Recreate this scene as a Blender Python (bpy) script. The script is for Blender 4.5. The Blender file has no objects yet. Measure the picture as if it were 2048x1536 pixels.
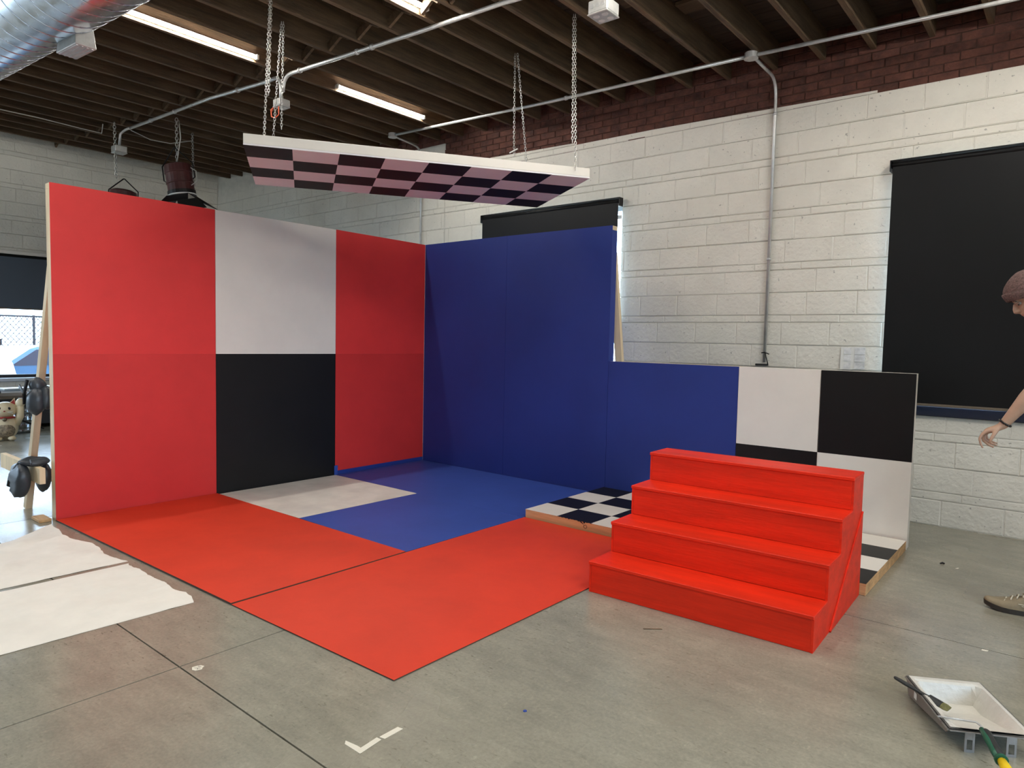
import bpy, bmesh, math, random
from mathutils import Vector, Matrix, noise
random.seed(7)
SC = bpy.context.scene
COL = SC.collection
PI = math.pi

# ------------------------------------------------------------------ camera
cam_data = bpy.data.cameras.new('camera'); cam = bpy.data.objects.new('camera', cam_data); COL.objects.link(cam)
F_PX = 1370.95
cam_data.sensor_fit = 'HORIZONTAL'; cam_data.sensor_width = 36.0; cam_data.lens = F_PX / 2048 * 36.0
cam_data.clip_start = 0.05; cam_data.clip_end = 200
_r = Vector((0.7701155, 0.6375462, 0.0213777)); _d = Vector((0.0564744, -0.0347601, -0.9977988)); _f = Vector((-0.6353997, 0.7696276, -0.0627743))
_m = Matrix.Identity(4)
for i in range(3):
    _m[i][0] = _r[i]; _m[i][1] = -_d[i]; _m[i][2] = -_f[i]
_m.translation = Vector((5.7217, -5.3532, 1.3848))
cam.matrix_world = _m
SC.camera = cam

# ------------------------------------------------------------------ world (bright hazy daylight outside)
w = bpy.data.worlds.new('world'); SC.world = w; w.use_nodes = True
bgn = w.node_tree.nodes['Background']
bgn.inputs[0].default_value = (0.68, 0.83, 1.0, 1); bgn.inputs[1].default_value = 12.0

SC.view_settings.view_transform = 'Standard'
try: SC.view_settings.look = 'None'
except Exception: pass
SC.view_settings.gamma = 1.0; SC.view_settings.use_curve_mapping = False
SC.view_settings.exposure = 0.0
TUBE_STRENGTH = 186.0

try:
    cy = SC.cycles
    cy.max_bounces = 6; cy.diffuse_bounces = 4; cy.glossy_bounces = 2; cy.transmission_bounces = 4; cy.transparent_max_bounces = 10
    cy.caustics_reflective = False; cy.caustics_refractive = False; cy.use_denoising = True; cy.use_adaptive_sampling = True; cy.adaptive_threshold = 0.08; cy.adaptive_min_samples = 16
except Exception: pass

# ------------------------------------------------------------------ helpers
def srgb(r, g, b):
    def c(v):
        v /= 255.0
        return v / 12.92 if v <= 0.04045 else ((v + 0.055) / 1.055) ** 2.4
    return (c(r), c(g), c(b), 1.0)

class MB:
    """collects geometry for one mesh object"""
    def __init__(self): self.v = []; self.f = []
    def add(self, verts, faces):
        o = len(self.v); self.v += [tuple(p) for p in verts]; self.f += [tuple(i + o for i in q) for q in faces]; return self
    def box(self, a, b, M=None):
        (x0, y0, z0), (x1, y1, z1) = a, b
        vs = [Vector(p) for p in ((x0,y0,z0),(x1,y0,z0),(x1,y1,z0),(x0,y1,z0),(x0,y0,z1),(x1,y0,z1),(x1,y1,z1),(x0,y1,z1))]
        if M is not None: vs = [M @ p for p in vs]
        return self.add(vs, [(0,3,2,1),(4,5,6,7),(0,1,5,4),(1,2,6,5),(2,3,7,6),(3,0,4,7)])
    def prism(self, poly, axis, a, b):
        """poly: 2D points in the plane normal to axis ('x': (y,z), 'y': (x,z), 'z': (x,y))"""
        def P(p, t):
            return {'x': (t, p[0], p[1]), 'y': (p[0], t, p[1]), 'z': (p[0], p[1], t)}[axis]
        n = len(poly)
        vs = [P(p, a) for p in poly] + [P(p, b) for p in poly]
        fs = [tuple(range(n))[::-1], tuple(range(n, 2*n))] + [(i, (i+1) % n, n + (i+1) % n, n + i) for i in range(n)]
        return self.add(vs, fs)
    def sweep(self, pts, ra, rb=None, seg=10, side=None, cap=True, closed=False):
        pts = [Vector(p) for p in pts]; n = len(pts)
        if not hasattr(ra, '__len__'): ra = [ra] * n
        if rb is None: rb = ra
        elif not hasattr(rb, '__len__'): rb = [rb] * n
        t0 = (pts[1] - pts[0]).normalized()
        s = Vector(side) if side is not None else (Vector((0, 0, 1)) if abs(t0.z) < 0.9 else Vector((1, 0, 0)))
        vs = []
        for i, p in enumerate(pts):
            if closed: t = (pts[(i+1) % n] - pts[i-1]).normalized()
            else: t = ((pts[min(i+1, n-1)] - pts[max(i-1, 0)])).normalized()
            s = (s - t * s.dot(t)); s = s.normalized() if s.length > 1e-6 else t.orthogonal().normalized()
            u = t.cross(s)
            for k in range(seg):
                a = 2 * PI * k / seg
                vs.append(p + s * (ra[i] * math.cos(a)) + u * (rb[i] * math.sin(a)))
        fs = []
        rng = n if closed else n - 1
        for i in range(rng):
            j = (i + 1) % n
            for k in range(seg):
                k2 = (k + 1) % seg
                fs.append((i*seg + k, i*seg + k2, j*seg + k2, j*seg + k))
        if cap and not closed:
            fs.append(tuple(range(seg))[::-1]); fs.append(tuple((n-1)*seg + k for k in range(seg)))
        return self.add(vs, fs)
    def ellipsoid(self, c, r, seg=14, rings=9, M=None):
        c = Vector(c); vs = [Vector((0, 0, -1))]
        for i in range(1, rings):
            a = -PI/2 + PI * i / rings
            for k in range(seg):
                b = 2*PI*k/seg; vs.append(Vector((math.cos(a)*math.cos(b), math.cos(a)*math.sin(b), math.sin(a))))
        vs.append(Vector((0, 0, 1)))
        out = []
        for p in vs:
            q = Vector((p.x*r[0], p.y*r[1], p.z*r[2]))
            if M is not None: q = M @ q
            out.append(c + q)
        fs = []
        for k in range(seg): fs.append((0, 1 + (k+1) % seg, 1 + k))
        for i in range(rings - 2):
            for k in range(seg):
                a = 1 + i*seg; fs.append((a + k, a + (k+1) % seg, a + seg + (k+1) % seg, a + seg + k))
        t = len(vs) - 1; a = 1 + (rings-2)*seg
        for k in range(seg): fs.append((a + k, a + (k+1) % seg, t))
        return self.add(out, fs)
    def lathe(self, prof, c=(0,0,0), seg=20):
        c = Vector(c); vs = []; n = len(prof)
        for r, z in prof:
            for k in range(seg):
                a = 2*PI*k/seg; vs.append(c + Vector((r*math.cos(a), r*math.sin(a), z)))
        fs = [(i*seg+k, i*seg+(k+1) % seg, (i+1)*seg+(k+1) % seg, (i+1)*seg+k) for i in range(n-1) for k in range(seg)]
        fs.append(tuple(range(seg))[::-1]); fs.append(tuple((n-1)*seg+k for k in range(seg)))
        return self.add(vs, fs)
    def xform(self, M):
        self.v = [tuple(M @ Vector(p)) for p in self.v]; return self
    def mesh(self, name, mat=None, smooth=False):
        me = bpy.data.meshes.new(name); me.from_pydata(self.v, [], self.f); me.update()
        if mat: me.materials.append(mat)
        if smooth: me.shade_smooth()
        return me
    def build(self, name, mat=None, parent=None, smooth=False, loc=None, bevel=0):
        me = self.mesh(name, mat, smooth)
        if bevel:
            bm = bmesh.new(); bm.from_mesh(me)
            bmesh.ops.recalc_face_normals(bm, faces=bm.faces)
            es = [e for e in bm.edges if len(e.link_faces) == 2 and e.calc_face_angle(0) > 0.5]
            bmesh.ops.bevel(bm, geom=es, offset=bevel, segments=1, affect='EDGES')
            bm.to_mesh(me); bm.free()
        else:
            bm = bmesh.new(); bm.from_mesh(me); bmesh.ops.recalc_face_normals(bm, faces=bm.faces); bm.to_mesh(me); bm.free()
        return put(name, me, parent, loc)

def put(name, me, parent=None, loc=None, rz=0):
    o = bpy.data.objects.new(name, me); COL.objects.link(o)
    if parent is not None: o.parent = parent
    if loc is not None: o.location = loc
    if rz: o.rotation_euler = (0, 0, rz)
    return o

def tag(o, label=None, cat=None, group=None, kind=None):
    if label: o['label'] = label
    if cat: o['category'] = cat
    if group: o['group'] = group
    if kind: o['kind'] = kind
    return o

def thing(name, label, cat, loc=(0,0,0), rz=0, group=None):
    o = bpy.data.objects.new(name, None); COL.objects.link(o); o.empty_display_size = 0.1
    o.location = loc; o.rotation_euler = (0, 0, rz)
    return tag(o, label, cat, group)

def structure(o): o['kind'] = 'structure'; return o

def mk(name, col, rough=0.5, metal=0.0, var=0.0, scale=6.0, bump=0.0, bscale=60.0, stretch=(1,1,1), col2=None, world=False, spec=0.5, coat=0.0, det=4.0, emit=None, dark_pits=0.0, rvar=0.0):
    m = bpy.data.materials.new(name); m.use_nodes = True
    nt = m.node_tree; N = nt.nodes; L = nt.links
    b = N['Principled BSDF']
    b.inputs['Roughness'].default_value = rough; b.inputs['Metallic'].default_value = metal
    b.inputs['Specular IOR Level'].default_value = spec
    if coat: b.inputs['Coat Weight'].default_value = coat
    b.inputs['Base Color'].default_value = col
    if emit: b.inputs['Emission Color'].default_value = emit[0]; b.inputs['Emission Strength'].default_value = emit[1]
    if var or bump or col2 or dark_pits or rvar:
        if world:
            g = N.new('ShaderNodeNewGeometry'); src = g.outputs['Position']
        else:
            tc = N.new('ShaderNodeTexCoord'); oi = N.new('ShaderNodeObjectInfo')
            mu = N.new('ShaderNodeMath'); mu.operation = 'MULTIPLY'; mu.inputs[1].default_value = 37.0; L.new(oi.outputs['Random'], mu.inputs[0])
            ad = N.new('ShaderNodeVectorMath'); ad.operation = 'ADD'; L.new(tc.outputs['Object'], ad.inputs[0]); L.new(mu.outputs[0], ad.inputs[1]); src = ad.outputs[0]
        mp = N.new('ShaderNodeVectorMath'); mp.operation = 'MULTIPLY'; mp.inputs[1].default_value = stretch; L.new(src, mp.inputs[0])
        colout = None
        if var or col2:
            n = N.new('ShaderNodeTexNoise'); n.inputs['Scale'].default_value = scale; n.inputs['Detail'].default_value = det; n.inputs['Roughness'].default_value = 0.62
            L.new(mp.outputs[0], n.inputs['Vector'])
            cr = N.new('ShaderNodeValToRGB'); L.new(n.outputs['Fac'], cr.inputs[0])
            lo = tuple(c * (1 - var) for c in col[:3]) + (1,); hi = tuple(min(1, c * (1 + var)) for c in col[:3]) + (1,)
            if col2: lo = col2
            cr.color_ramp.elements[0].position = 0.32; cr.color_ramp.elements[1].position = 0.68
            cr.color_ramp.elements[0].color = lo; cr.color_ramp.elements[1].color = hi if not col2 else col
            colout = cr.outputs[0]
        if dark_pits:
            v = N.new('ShaderNodeTexNoise'); v.inputs['Scale'].default_value = 34; v.inputs['Detail'].default_value = 2; L.new(src, v.inputs['Vector'])
            r2 = N.new('ShaderNodeValToRGB'); L.new(v.outputs['Fac'], r2.inputs[0])
            r2.color_ramp.elements[0].position = 0.70; r2.color_ramp.elements[0].color = (1,1,1,1)
            r2.color_ramp.elements[1].position = 0.76; r2.color_ramp.elements[1].color = (1-dark_pits,)*3 + (1,)
            mx = N.new('ShaderNodeMix'); mx.data_type = 'RGBA'; mx.blend_type = 'MULTIPLY'; mx.inputs[0].default_value = 1.0
            if colout is not None: L.new(colout, mx.inputs[6])
            else: mx.inputs[6].default_value = col
            L.new(r2.outputs[0], mx.inputs[7]); colout = mx.outputs[2]
        if colout is not None: L.new(colout, b.inputs['Base Color'])
        if rvar:
            n3 = N.new('ShaderNodeTexNoise'); n3.inputs['Scale'].default_value = scale * 2; n3.inputs['Detail'].default_value = 3; L.new(mp.outputs[0], n3.inputs['Vector'])
            mr = N.new('ShaderNodeMapRange'); mr.inputs[3].default_value = max(0, rough - rvar); mr.inputs[4].default_value = min(1, rough + rvar)
            mr.inputs[1].default_value = .3; mr.inputs[2].default_value = .7
            L.new(n3.outputs['Fac'], mr.inputs[0]); L.new(mr.outputs[0], b.inputs['Roughness'])
        if bump:
            n2 = N.new('ShaderNodeTexNoise'); n2.inputs['Scale'].default_value = bscale; n2.inputs['Detail'].default_value = 4; L.new(mp.outputs[0], n2.inputs['Vector'])
            bp = N.new('ShaderNodeBump'); bp.inputs['Strength'].default_value = bump; bp.inputs['Distance'].default_value = 0.01
            L.new(n2.outputs['Fac'], bp.inputs['Height']); L.new(bp.outputs[0], b.inputs['Normal'])
    return m

def mk_glass(name, tint=(0.93, 0.97, 1.0, 1), gloss=0.08):
    m = bpy.data.materials.new(name); m.use_nodes = True; nt = m.node_tree; N = nt.nodes; L = nt.links
    N.remove(N['Principled BSDF']); out = N['Material Output']
    t = N.new('ShaderNodeBsdfTransparent'); t.inputs[0].default_value = tint
    g = N.new('ShaderNodeBsdfGlossy'); g.inputs['Roughness'].default_value = 0.03
    lw = N.new('ShaderNodeLayerWeight'); lw.inputs[0].default_value = 0.25
    ma = N.new('ShaderNodeMath'); ma.operation = 'MULTIPLY_ADD'; ma.inputs[1].default_value = 0.5; ma.inputs[2].default_value = gloss; L.new(lw.outputs['Fresnel'], ma.inputs[0])
    mx = N.new('ShaderNodeMixShader'); L.new(ma.outputs[0], mx.inputs[0]); L.new(t.outputs[0], mx.inputs[1]); L.new(g.outputs[0], mx.inputs[2]); L.new(mx.outputs[0], out.inputs[0])
    return m

def mk_emit(name, col, strength):
    m = bpy.data.materials.new(name); m.use_nodes = True; nt = m.node_tree
    b = nt.nodes['Principled BSDF']; b.inputs['Base Color'].default_value = (.9,.9,.9,1)
    b.inputs['Emission Color'].default_value = col; b.inputs['Emission Strength'].default_value = strength
    return m

def mk_floor():
    m = bpy.data.materials.new('polished_concrete'); m.use_nodes = True; nt = m.node_tree; N = nt.nodes; L = nt.links
    b = N['Principled BSDF']; g = N.new('ShaderNodeNewGeometry')
    def nz(scale, det, rough=.6, st=(1,1,1)):
        v = N.new('ShaderNodeVectorMath'); v.operation = 'MULTIPLY'; v.inputs[1].default_value = st; L.new(g.outputs['Position'], v.inputs[0])
        n = N.new('ShaderNodeTexNoise'); n.inputs['Scale'].default_value = scale; n.inputs['Detail'].default_value = det; n.inputs['Roughness'].default_value = rough; L.new(v.outputs[0], n.inputs['Vector']); return n.outputs['Fac']
    def ramp(src, p0, c0, p1, c1):
        r = N.new('ShaderNodeValToRGB'); L.new(src, r.inputs[0]); r.color_ramp.elements[0].position = p0; r.color_ramp.elements[0].color = c0
        r.color_ramp.elements[1].position = p1; r.color_ramp.elements[1].color = c1; return r.outputs[0]
    def mul(a, c, fac=1.0):
        x = N.new('ShaderNodeMix'); x.data_type = 'RGBA'; x.blend_type = 'MULTIPLY'; x.inputs[0].default_value = fac; L.new(a, x.inputs[6]); L.new(c, x.inputs[7]); return x.outputs[2]
    base = ramp(nz(.9, 5), .25, (.262, .250, .200, 1), .75, (.335, .318, .256, 1))
    cloud = ramp(nz(4.0, 7, .62), .15, (.80, .80, .79, 1), .85, (1.16, 1.155, 1.14, 1))
    streak = ramp(nz(3.2, 7, .66, (1.2, 4.2, 1)), .15, (.80, .80, .80, 1), .85, (1.16, 1.16, 1.15, 1))
    grain = ramp(nz(70, 4, .7), .15, (.78, .78, .77, 1), .85, (1.18, 1.18, 1.17, 1))
    marks = ramp(nz(26, 5, .62, (1, 2.6, 1)), .59, (1, 1, 1, 1), .68, (.50, .48, .43, 1))
    pale = ramp(nz(19, 6, .7, (2.4, 1, 1)), .58, (1, 1, 1, 1), .70, (1.22, 1.21, 1.18, 1))
    mask = ramp(nz(1.5, 4), .40, (.1, .1, .1, 1), .66, (1, 1, 1, 1))
    c = mul(mul(mul(mul(base, cloud), streak), grain), pale)
    x = N.new('ShaderNodeMix'); x.data_type = 'RGBA'; x.blend_type = 'MULTIPLY'; L.new(mask, x.inputs[0]); L.new(c, x.inputs[6]); L.new(marks, x.inputs[7])
    L.new(x.outputs[2], b.inputs['Base Color'])
    mr = N.new('ShaderNodeMapRange'); mr.inputs[1].default_value = .3; mr.inputs[2].default_value = .7; mr.inputs[3].default_value = .20; mr.inputs[4].default_value = .29
    L.new(nz(1.6, 2, .5), mr.inputs[0]); L.new(mr.outputs[0], b.inputs['Roughness'])
    b.inputs['Specular IOR Level'].default_value = 0.5
    bp = N.new('ShaderNodeBump'); bp.inputs['Strength'].default_value = 0.06; bp.inputs['Distance'].default_value = 0.01; L.new(nz(28, 5), bp.inputs['Height']); L.new(bp.outputs[0], b.inputs['Normal'])
    return m

RED = (0.60, 0.030, 0.016, 1); REDW = (0.47, 0.022, 0.022, 1)
MT = {}
MT['floor'] = mk_floor()
MT['joint'] = mk('joint_filler', (.06, .055, .045, 1), .9)
MT['block'] = mk('painted_block', (.735, .71, .635, 1), .6, var=.05, scale=3, bump=.8, bscale=30, dark_pits=.45)
MT['mortar'] = mk('painted_mortar', (.70, .675, .605, 1), .7, var=.08, scale=9, bump=.5)
MT['brick'] = mk('dark_red_brick', (.095, .034, .023, 1), .85, var=.45, scale=9, bump=.6, bscale=60)
MT['brickmortar'] = mk('old_brick_mortar', (.075, .040, .030, 1), .9, var=.3)
MT['wall'] = mk('painted_plaster', (.36, .345, .31, 1), .7, var=.04, scale=2)
MT['joist'] = mk('old_joist_wood', (.105, .064, .033, 1), .75, var=.45, scale=5, stretch=(6, .5, 6), bump=.3, bscale=30)
MT['deck'] = mk('dark_roof_deck', (.036, .022, .014, 1), .85, var=.4, scale=4, stretch=(.6, 6, 6))
MT['patch'] = mk('paler_deck_board', (.085, .056, .032, 1), .85, var=.3, scale=4, stretch=(.6, 6, 6))
MT['pine'] = mk('pine_lumber', (.74, .59, .38, 1), .65, var=.18, scale=7, stretch=(1, 1, .12), bump=.1)
MT['pinex'] = mk('pine_lumber_long', (.56, .33, .15, 1), .65, var=.3, scale=9, stretch=(.14, 1, 2.2), bump=.1)
MT['redwall'] = mk('red_flat_paint', (.72, .040, .038, 1), .55, spec=.35, var=.06, scale=2.2, bump=.03)
MT['redwall2'] = mk('red_flat_paint_lower_shaded', (.61, .033, .031, 1), .55, spec=.35, var=.06, scale=2.2, bump=.03)  # lower sheets: darker red paint with light falloff mixed into the colour
MT['redfloor'] = mk('red_floor_paint', (.68, .048, .019, 1), .5, spec=.3, var=.07, scale=2.5, bump=.04)
MT['redstep'] = mk('brushed_red_paint', (.68, .022, .004, 1), .48, spec=.3, var=.16, scale=3.5, stretch=(.5, 3, 5), bump=.12, bscale=22)
MT['blue'] = mk('blue_flat_paint', (.020, .042, .235, 1), .5, spec=.3, var=.06, scale=2, bump=.03)
MT['bluefloor'] = mk('blue_floor_paint', (.036, .080, .36, 1), .5, spec=.35, var=.08, scale=2.2, bump=.04)
MT['white'] = mk('white_set_paint', (.77, .735, .67, 1), .5, var=.03, scale=3, bump=.03)
MT['whitedirty'] = mk('scuffed_white_floor_paint', (.72, .69, .63, 1), .5, var=.12, scale=3.2, bump=.05)
MT['black'] = mk('black_set_paint', (.0065, .0065, .007, 1), .45, var=.15, scale=3, spec=.3)
MT['pink'] = mk('canopy_white_paint', (.80, .775, .79, 1), .55, var=.04, scale=3)
MT['boxsteel'] = mk('box_steel', (.55, .55, .53, 1), .4, metal=.5, var=.1, scale=20)
MT['galv'] = mk('galvanised_steel', (.56, .565, .56, 1), .36, metal=.55, var=.12, scale=14, rvar=.08)
MT['duct'] = mk('spiral_duct_steel', (.60, .63, .68, 1), .22, metal=1.0, var=.10, scale=9, rvar=.06)
MT['chain'] = mk('zinc_chain', (.62, .61, .58, 1), .3, metal=1.0)
MT['blind'] = mk('black_blind_fabric', (.0065, .0068, .0075, 1), .5, var=.08, scale=2, spec=.22)
MT['hazed'] = mk('hazed_blind_fabric', (.085, .105, .135, 1), .6, spec=.2)  # black blind fabric, lightened to paint in the window glare
MT['blackmatte'] = mk('matte_black_paint', (.011, .011, .0125, 1), .6, spec=.2)
MT['navy'] = mk('navy_painted_sill', (.012, .017, .036, 1), .4)
MT['blkmetal'] = mk('black_metal', (.012, .012, .013, 1), .4, metal=.3)
MT['frame'] = mk('aluminium_window_frame', (.5, .53, .56, 1), .4, metal=.6)
MT['glass'] = mk_glass('window_glass')
MT['jug'] = mk_glass('clear_plastic', (.86, .92, .96, 1), .14)
MT['paper'] = mk('masking_paper', (.80, .77, .70, 1), .75, var=.05, scale=4)
MT['tape'] = mk('cream_tape', (.78, .74, .62, 1), .6)
MT['skin'] = mk('skin', (.43, .262, .178, 1), .5, var=.08, scale=18, bump=.05)
MT['lips'] = mk('lip_skin', (.40, .15, .12, 1), .45)
MT['hair'] = mk('dark_hair', (.016, .010, .007, 1), .5)
MT['beanie'] = mk('heathered_knit', (.115, .066, .058, 1), .9, var=.5, scale=110, bump=.5, bscale=160)
MT['shirt'] = mk('black_cotton', (.010, .011, .013, 1), .85)
MT['trousers'] = mk('brown_canvas', (.15, .085, .045, 1), .85, var=.1, scale=30)
MT['suede'] = mk('tan_suede', (.25, .205, .13, 1), .8, var=.15, scale=20)
MT['sole'] = mk('dark_rubber', (.030, .026, .022, 1), .6)
MT['lace'] = mk('pale_lace', (.60, .56, .44, 1), .8)
MT['bead'] = mk('black_beads', (.012, .010, .010, 1), .3)
MT['bagblk'] = mk('black_vinyl', (.035, .042, .052, 1), .38, var=.2, scale=5, bump=.25, bscale=14)
MT['burgundy'] = mk('burgundy_enamel', (.085, .022, .022, 1), .45, var=.2, scale=6)
MT['wirewht'] = mk('white_cable', (.55, .54, .50, 1), .5)
MT['orange'] = mk('orange_lead', (.60, .10, .04, 1), .5)
MT['traymetal'] = mk('tray_metal', (.28, .27, .26, 1), .4, metal=.7)
MT['hardboard'] = mk('brown_hardboard', (.060, .038, .024, 1), .8)
MT['eyewhite'] = mk('eye_white', (.34, .30, .27, 1), .3)
MT['wetpaint'] = mk('drying_white_paint', (.60, .58, .525, 1), .35, var=.05, scale=12, bump=.5, bscale=35)
MT['yellow'] = mk('yellow_plastic', (.80, .55, .01, 1), .35)
MT['green'] = mk('green_plastic', (.01, .10, .055, 1), .4)
MT['rubber'] = mk('black_grip', (.015, .016, .016, 1), .6)
MT['bristle'] = mk('olive_bristles', (.12, .11, .035, 1), .7, var=.3, scale=120, stretch=(1, 1, .1))
MT['ceramic'] = mk('cream_ceramic', (.72, .62, .42, 1), .35)
MT['catred'] = mk('red_ceramic', (.35, .03, .03, 1), .35)
MT['bib'] = mk('patterned_ceramic', (.10, .075, .055, 1), .4, col2=(.40, .33, .22, 1), scale=40)
MT['catgold'] = mk('bronze_bell', (.16, .13, .09, 1), .35, metal=.7)
MT['bench'] = mk('dark_bench', (.030, .034, .040, 1), .55)
MT['benchtop'] = mk('worn_wood_top', (.14, .11, .08, 1), .6, var=.2)
MT['carblue'] = mk('bright_blue_car_paint', (.018, .075, .16, 1), .35)
MT['fence'] = mk('fence_wire', (.022, .026, .03, 1), .7, spec=.2)
MT['asphalt'] = mk('pale_pavement', (.55, .55, .52, 1), .9, var=.1, world=True)
MT['tubecap'] = mk('white_plastic', (.75, .75, .72, 1), .4)

# ================================================================== STRUCTURE
X0, X1, Y0, Y1 = -6.43, 9.4, -9.6, 0.90      # inside faces of the room
def zb(x):                                    # underside of the joists (the roof falls towards +x)
    return 3.86 - 0.02 * (x - 1.9) if x > -0.33 else 3.9046 - 0.042 * (x + 0.33)

# ---- floor: slabs between saw cuts
fl = structure(MB().box((X0 - .3, Y0 - .3, -.2), (X1 + .3, Y1 + .3, -.012)).build('floor', MT['joint']))
jx = [X0 - .25, -3.2, -0.15, 2.905, 5.955, X1 + .25]; jy = [Y0 - .25, -6.62, -4.08, -1.537, Y1 + .25]
for i in range(len(jx) - 1):
    for j in range(len(jy) - 1):
        g = .0035
        MB().box((jx[i] + g, jy[j] + g, -.05), (jx[i+1] - g, jy[j+1] - g, 0)).build('slab', MT['floor'], fl)

# ---- block walls
def courses(ztop):
    out = []; z = 0.0; k = 0
    seq = [.205, .065, .2]; pat = [.2, .065, .2]
    hs = [.205, .065]
    while sum(hs) < ztop: hs += [.2, .2, .065]
    for h in hs:
        out.append((z, min(z + h, ztop))); z += h
        if z >= ztop: break
    return out
def subtract(rects, op):
    out = []
    a0, a1, b0, b1 = op
    for (x0, x1, z0, z1) in rects:
        if x1 <= a0 or x0 >= a1 or z1 <= b0 or z0 >= b1: out.append((x0, x1, z0, z1)); continue
        if x0 < a0: out.append((x0, a0, z0, z1))
        if x1 > a1: out.append((a1, x1, z0, z1))
        c0, c1 = max(x0, a0), min(x1, a1)
        if z0 < b0: out.append((c0, c1, z0, b0))
        if z1 > b1: out.append((c0, c1, b1, z1))
    return [r for r in out if r[1] - r[0] > .03 and r[3] - r[2] > .02]
def mortar_bed(wall, rects, fn, topline):
    m = MB()
    for x0, x1, z0, z1 in rects:
        za, zc2 = min(z1, topline(x0)), min(z1, topline(x1))
        if min(za, zc2) - z0 < .02: continue
        p = [fn(x0, z0, .0035), fn(x1, z0, .0035), fn(x1, zc2 - .004, .0035), fn(x0, za - .004, .0035)]; q = [fn(x0, z0, .0235), fn(x1, z0, .0235), fn(x1, zc2 - .004, .0235), fn(x0, za - .004, .0235)]
        m.add(p + q, [(0,1,2,3),(7,6,5,4),(0,4,5,1),(1,5,6,2),(2,6,7,3),(3,7,4,0)])
    m.build('mortar', MT['mortar'], wall)
def block_geo(w, hl, hr, ch=.005, gap=.003, d=.03):
    g = gap
    o = [(g, d, g), (w-g, d, g), (w-g, d, hr-g), (g, d, hl-g)]
    a = [(g, ch, g), (w-g, ch, g), (w-g, ch, hr-g), (g, ch, hl-g)]
    f = [(g+ch, 0, g+ch), (w-g-ch, 0, g+ch), (w-g-ch, 0, hr-g-ch), (g+ch, 0, hl-g-ch)]
    vs = o + a + f; fs = [(8, 9, 10, 11)]
    for k in range(4):
        k2 = (k + 1) % 4
        fs += [(k, k2, 4 + k2, 4 + k), (4 + k, 4 + k2, 8 + k2, 8 + k)]
    return vs, fs
_bm_cache = {}
def lay_blocks(wall, rects, place, rz, visible, topline=None, name='block', mat='block', maxn=300, chamfer=.005, jitter=.0025, shade=False):
    """rects in wall coordinates (along, up); place(a, z) gives the world point of a block's lower corner"""
    rest = MB(); n = 0
    cand = []
    for r in rects:
        x0, x1, z0, z1 = r; hl = hr = z1 - z0
        if topline:
            hl = min(hl, topline(x0) - z0); hr = min(hr, topline(x1) - z0)
            if min(hl, hr) < .025: continue
        cand.append((r, hl, hr))
    for (x0, x1, z0, z1), hl, hr in cand:
        wd = x1 - x0; jit = random.uniform(-jitter, jitter)
        if visible((x0 + x1) / 2, (z0 + z1) / 2) and n < maxn:
            key = (name, round(wd, 3), round(hl, 3), round(hr, 3))
            if key not in _bm_cache:
                b = MB(); b.add(*block_geo(wd, hl, hr, chamfer)); _bm_cache[key] = b.mesh(name, MT[mat])
            p = place(x0, z0, jit)
            put(name, _bm_cache[key], wall, p, rz); n += 1
        else:
            vs, fs = block_geo(wd, hl, hr, chamfer)
            R = Matrix.Rotation(rz, 4, 'Z'); p = Vector(place(x0, z0, jit))
            rest.add([R @ Vector(v) + p for v in vs], fs)
    if rest.v:
        o = rest.build(name + '_rows', MT[mat], wall); o['kind'] = 'stuff'
    return n
def bond(a0, a1, ztop, wblk=.4064, openings=()):
    rects = []
    for k, (z0, z1) in enumerate(courses(ztop)):
        off = [0, .13, .2, 0.07, .33][k % 5]
        edges = [a0]; x = a0 + off if off > .03 else a0 + wblk
        while x < a1 - .03: edges.append(x); x += wblk
        edges.append(a1)
        rects += [(edges[i], edges[i+1], z0, z1) for i in range(len(edges) - 1)]
    for op in openings: rects = subtract(rects, op)
    return rects

W1 = (.10, 1.99, .87, 2.82); W2 = (4.53, 6.44, .87, 2.82)
W3 = (-4.75, -1.55, .68, 2.50); W4 = (-9.0, -6.2, .68, 2.50)
def slab_wall(name, a0, a1, z1, openings, fn, mat):
    """backing wall as boxes around the openings"""
    m = MB(); rects = [(a0, a1, 0, z1)]
    for op in openings: rects = subtract(rects, op)
    for r in rects: fn(m, r)
    return structure(m.build(name, mat))
wall_back = slab_wall('wall_back', X0 - .2, X1 + .2, 4.5, (W1, W2), lambda m, r: m.box((r[0], Y1 + .024, r[2] - (.2 if r[2] == 0 else 0)), (r[1], Y1 + .21, r[3])), MT['mortar'])
wall_left = slab_wall('wall_left', Y0 - .2, Y1 + .2, 4.5, (W3, W4), lambda m, r: m.box((X0 - .21, r[0], r[2] - (.2 if r[2] == 0 else 0)), (X0 - .024, r[1], r[3])), MT['mortar'])
W5_FILL = (-9.0, -2.6, .6, 2.3); W6_FILL = (-5.8, -3.4, .25, 3.15)  # unseen openings, added and sized to bring in fill daylight
slab_wall('wall_right', Y0 - .2, Y1 + .2, 4.5, (W5_FILL,), lambda m, r: m.box((X1, r[0], r[2] - (.2 if r[2] == 0 else 0)), (X1 + .2, r[1], r[3])), MT['wall'])
slab_wall('wall_front', X0 - .2, X1 + .2, 4.5, (W6_FILL,), lambda m, r: m.box((r[0], Y0 - .2, r[2] - (.2 if r[2] == 0 else 0)), (r[1], Y0, r[3])), MT['wall'])

def paint_top(x):
    return (3.575 - 0.0215 * (x - .05)) if x > -.62 else 3.87
rb = bond(X0, X1, 3.95, openings=(W1, W2))
rb2 = subtract(rb, (-.62, -.615, 0, 5))
lay_blocks(wall_back, rb2, lambda a, z, j: (a, Y1 + j, z), 0,
           lambda a, z: (a > 1.7 and a < 6.6) or (z > 2.45 and a < 1.8), topline=lambda x: paint_top(x))
mortar_bed(wall_back, rb2, lambda a, z, d: (a, Y1 + d, z), paint_top)
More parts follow.
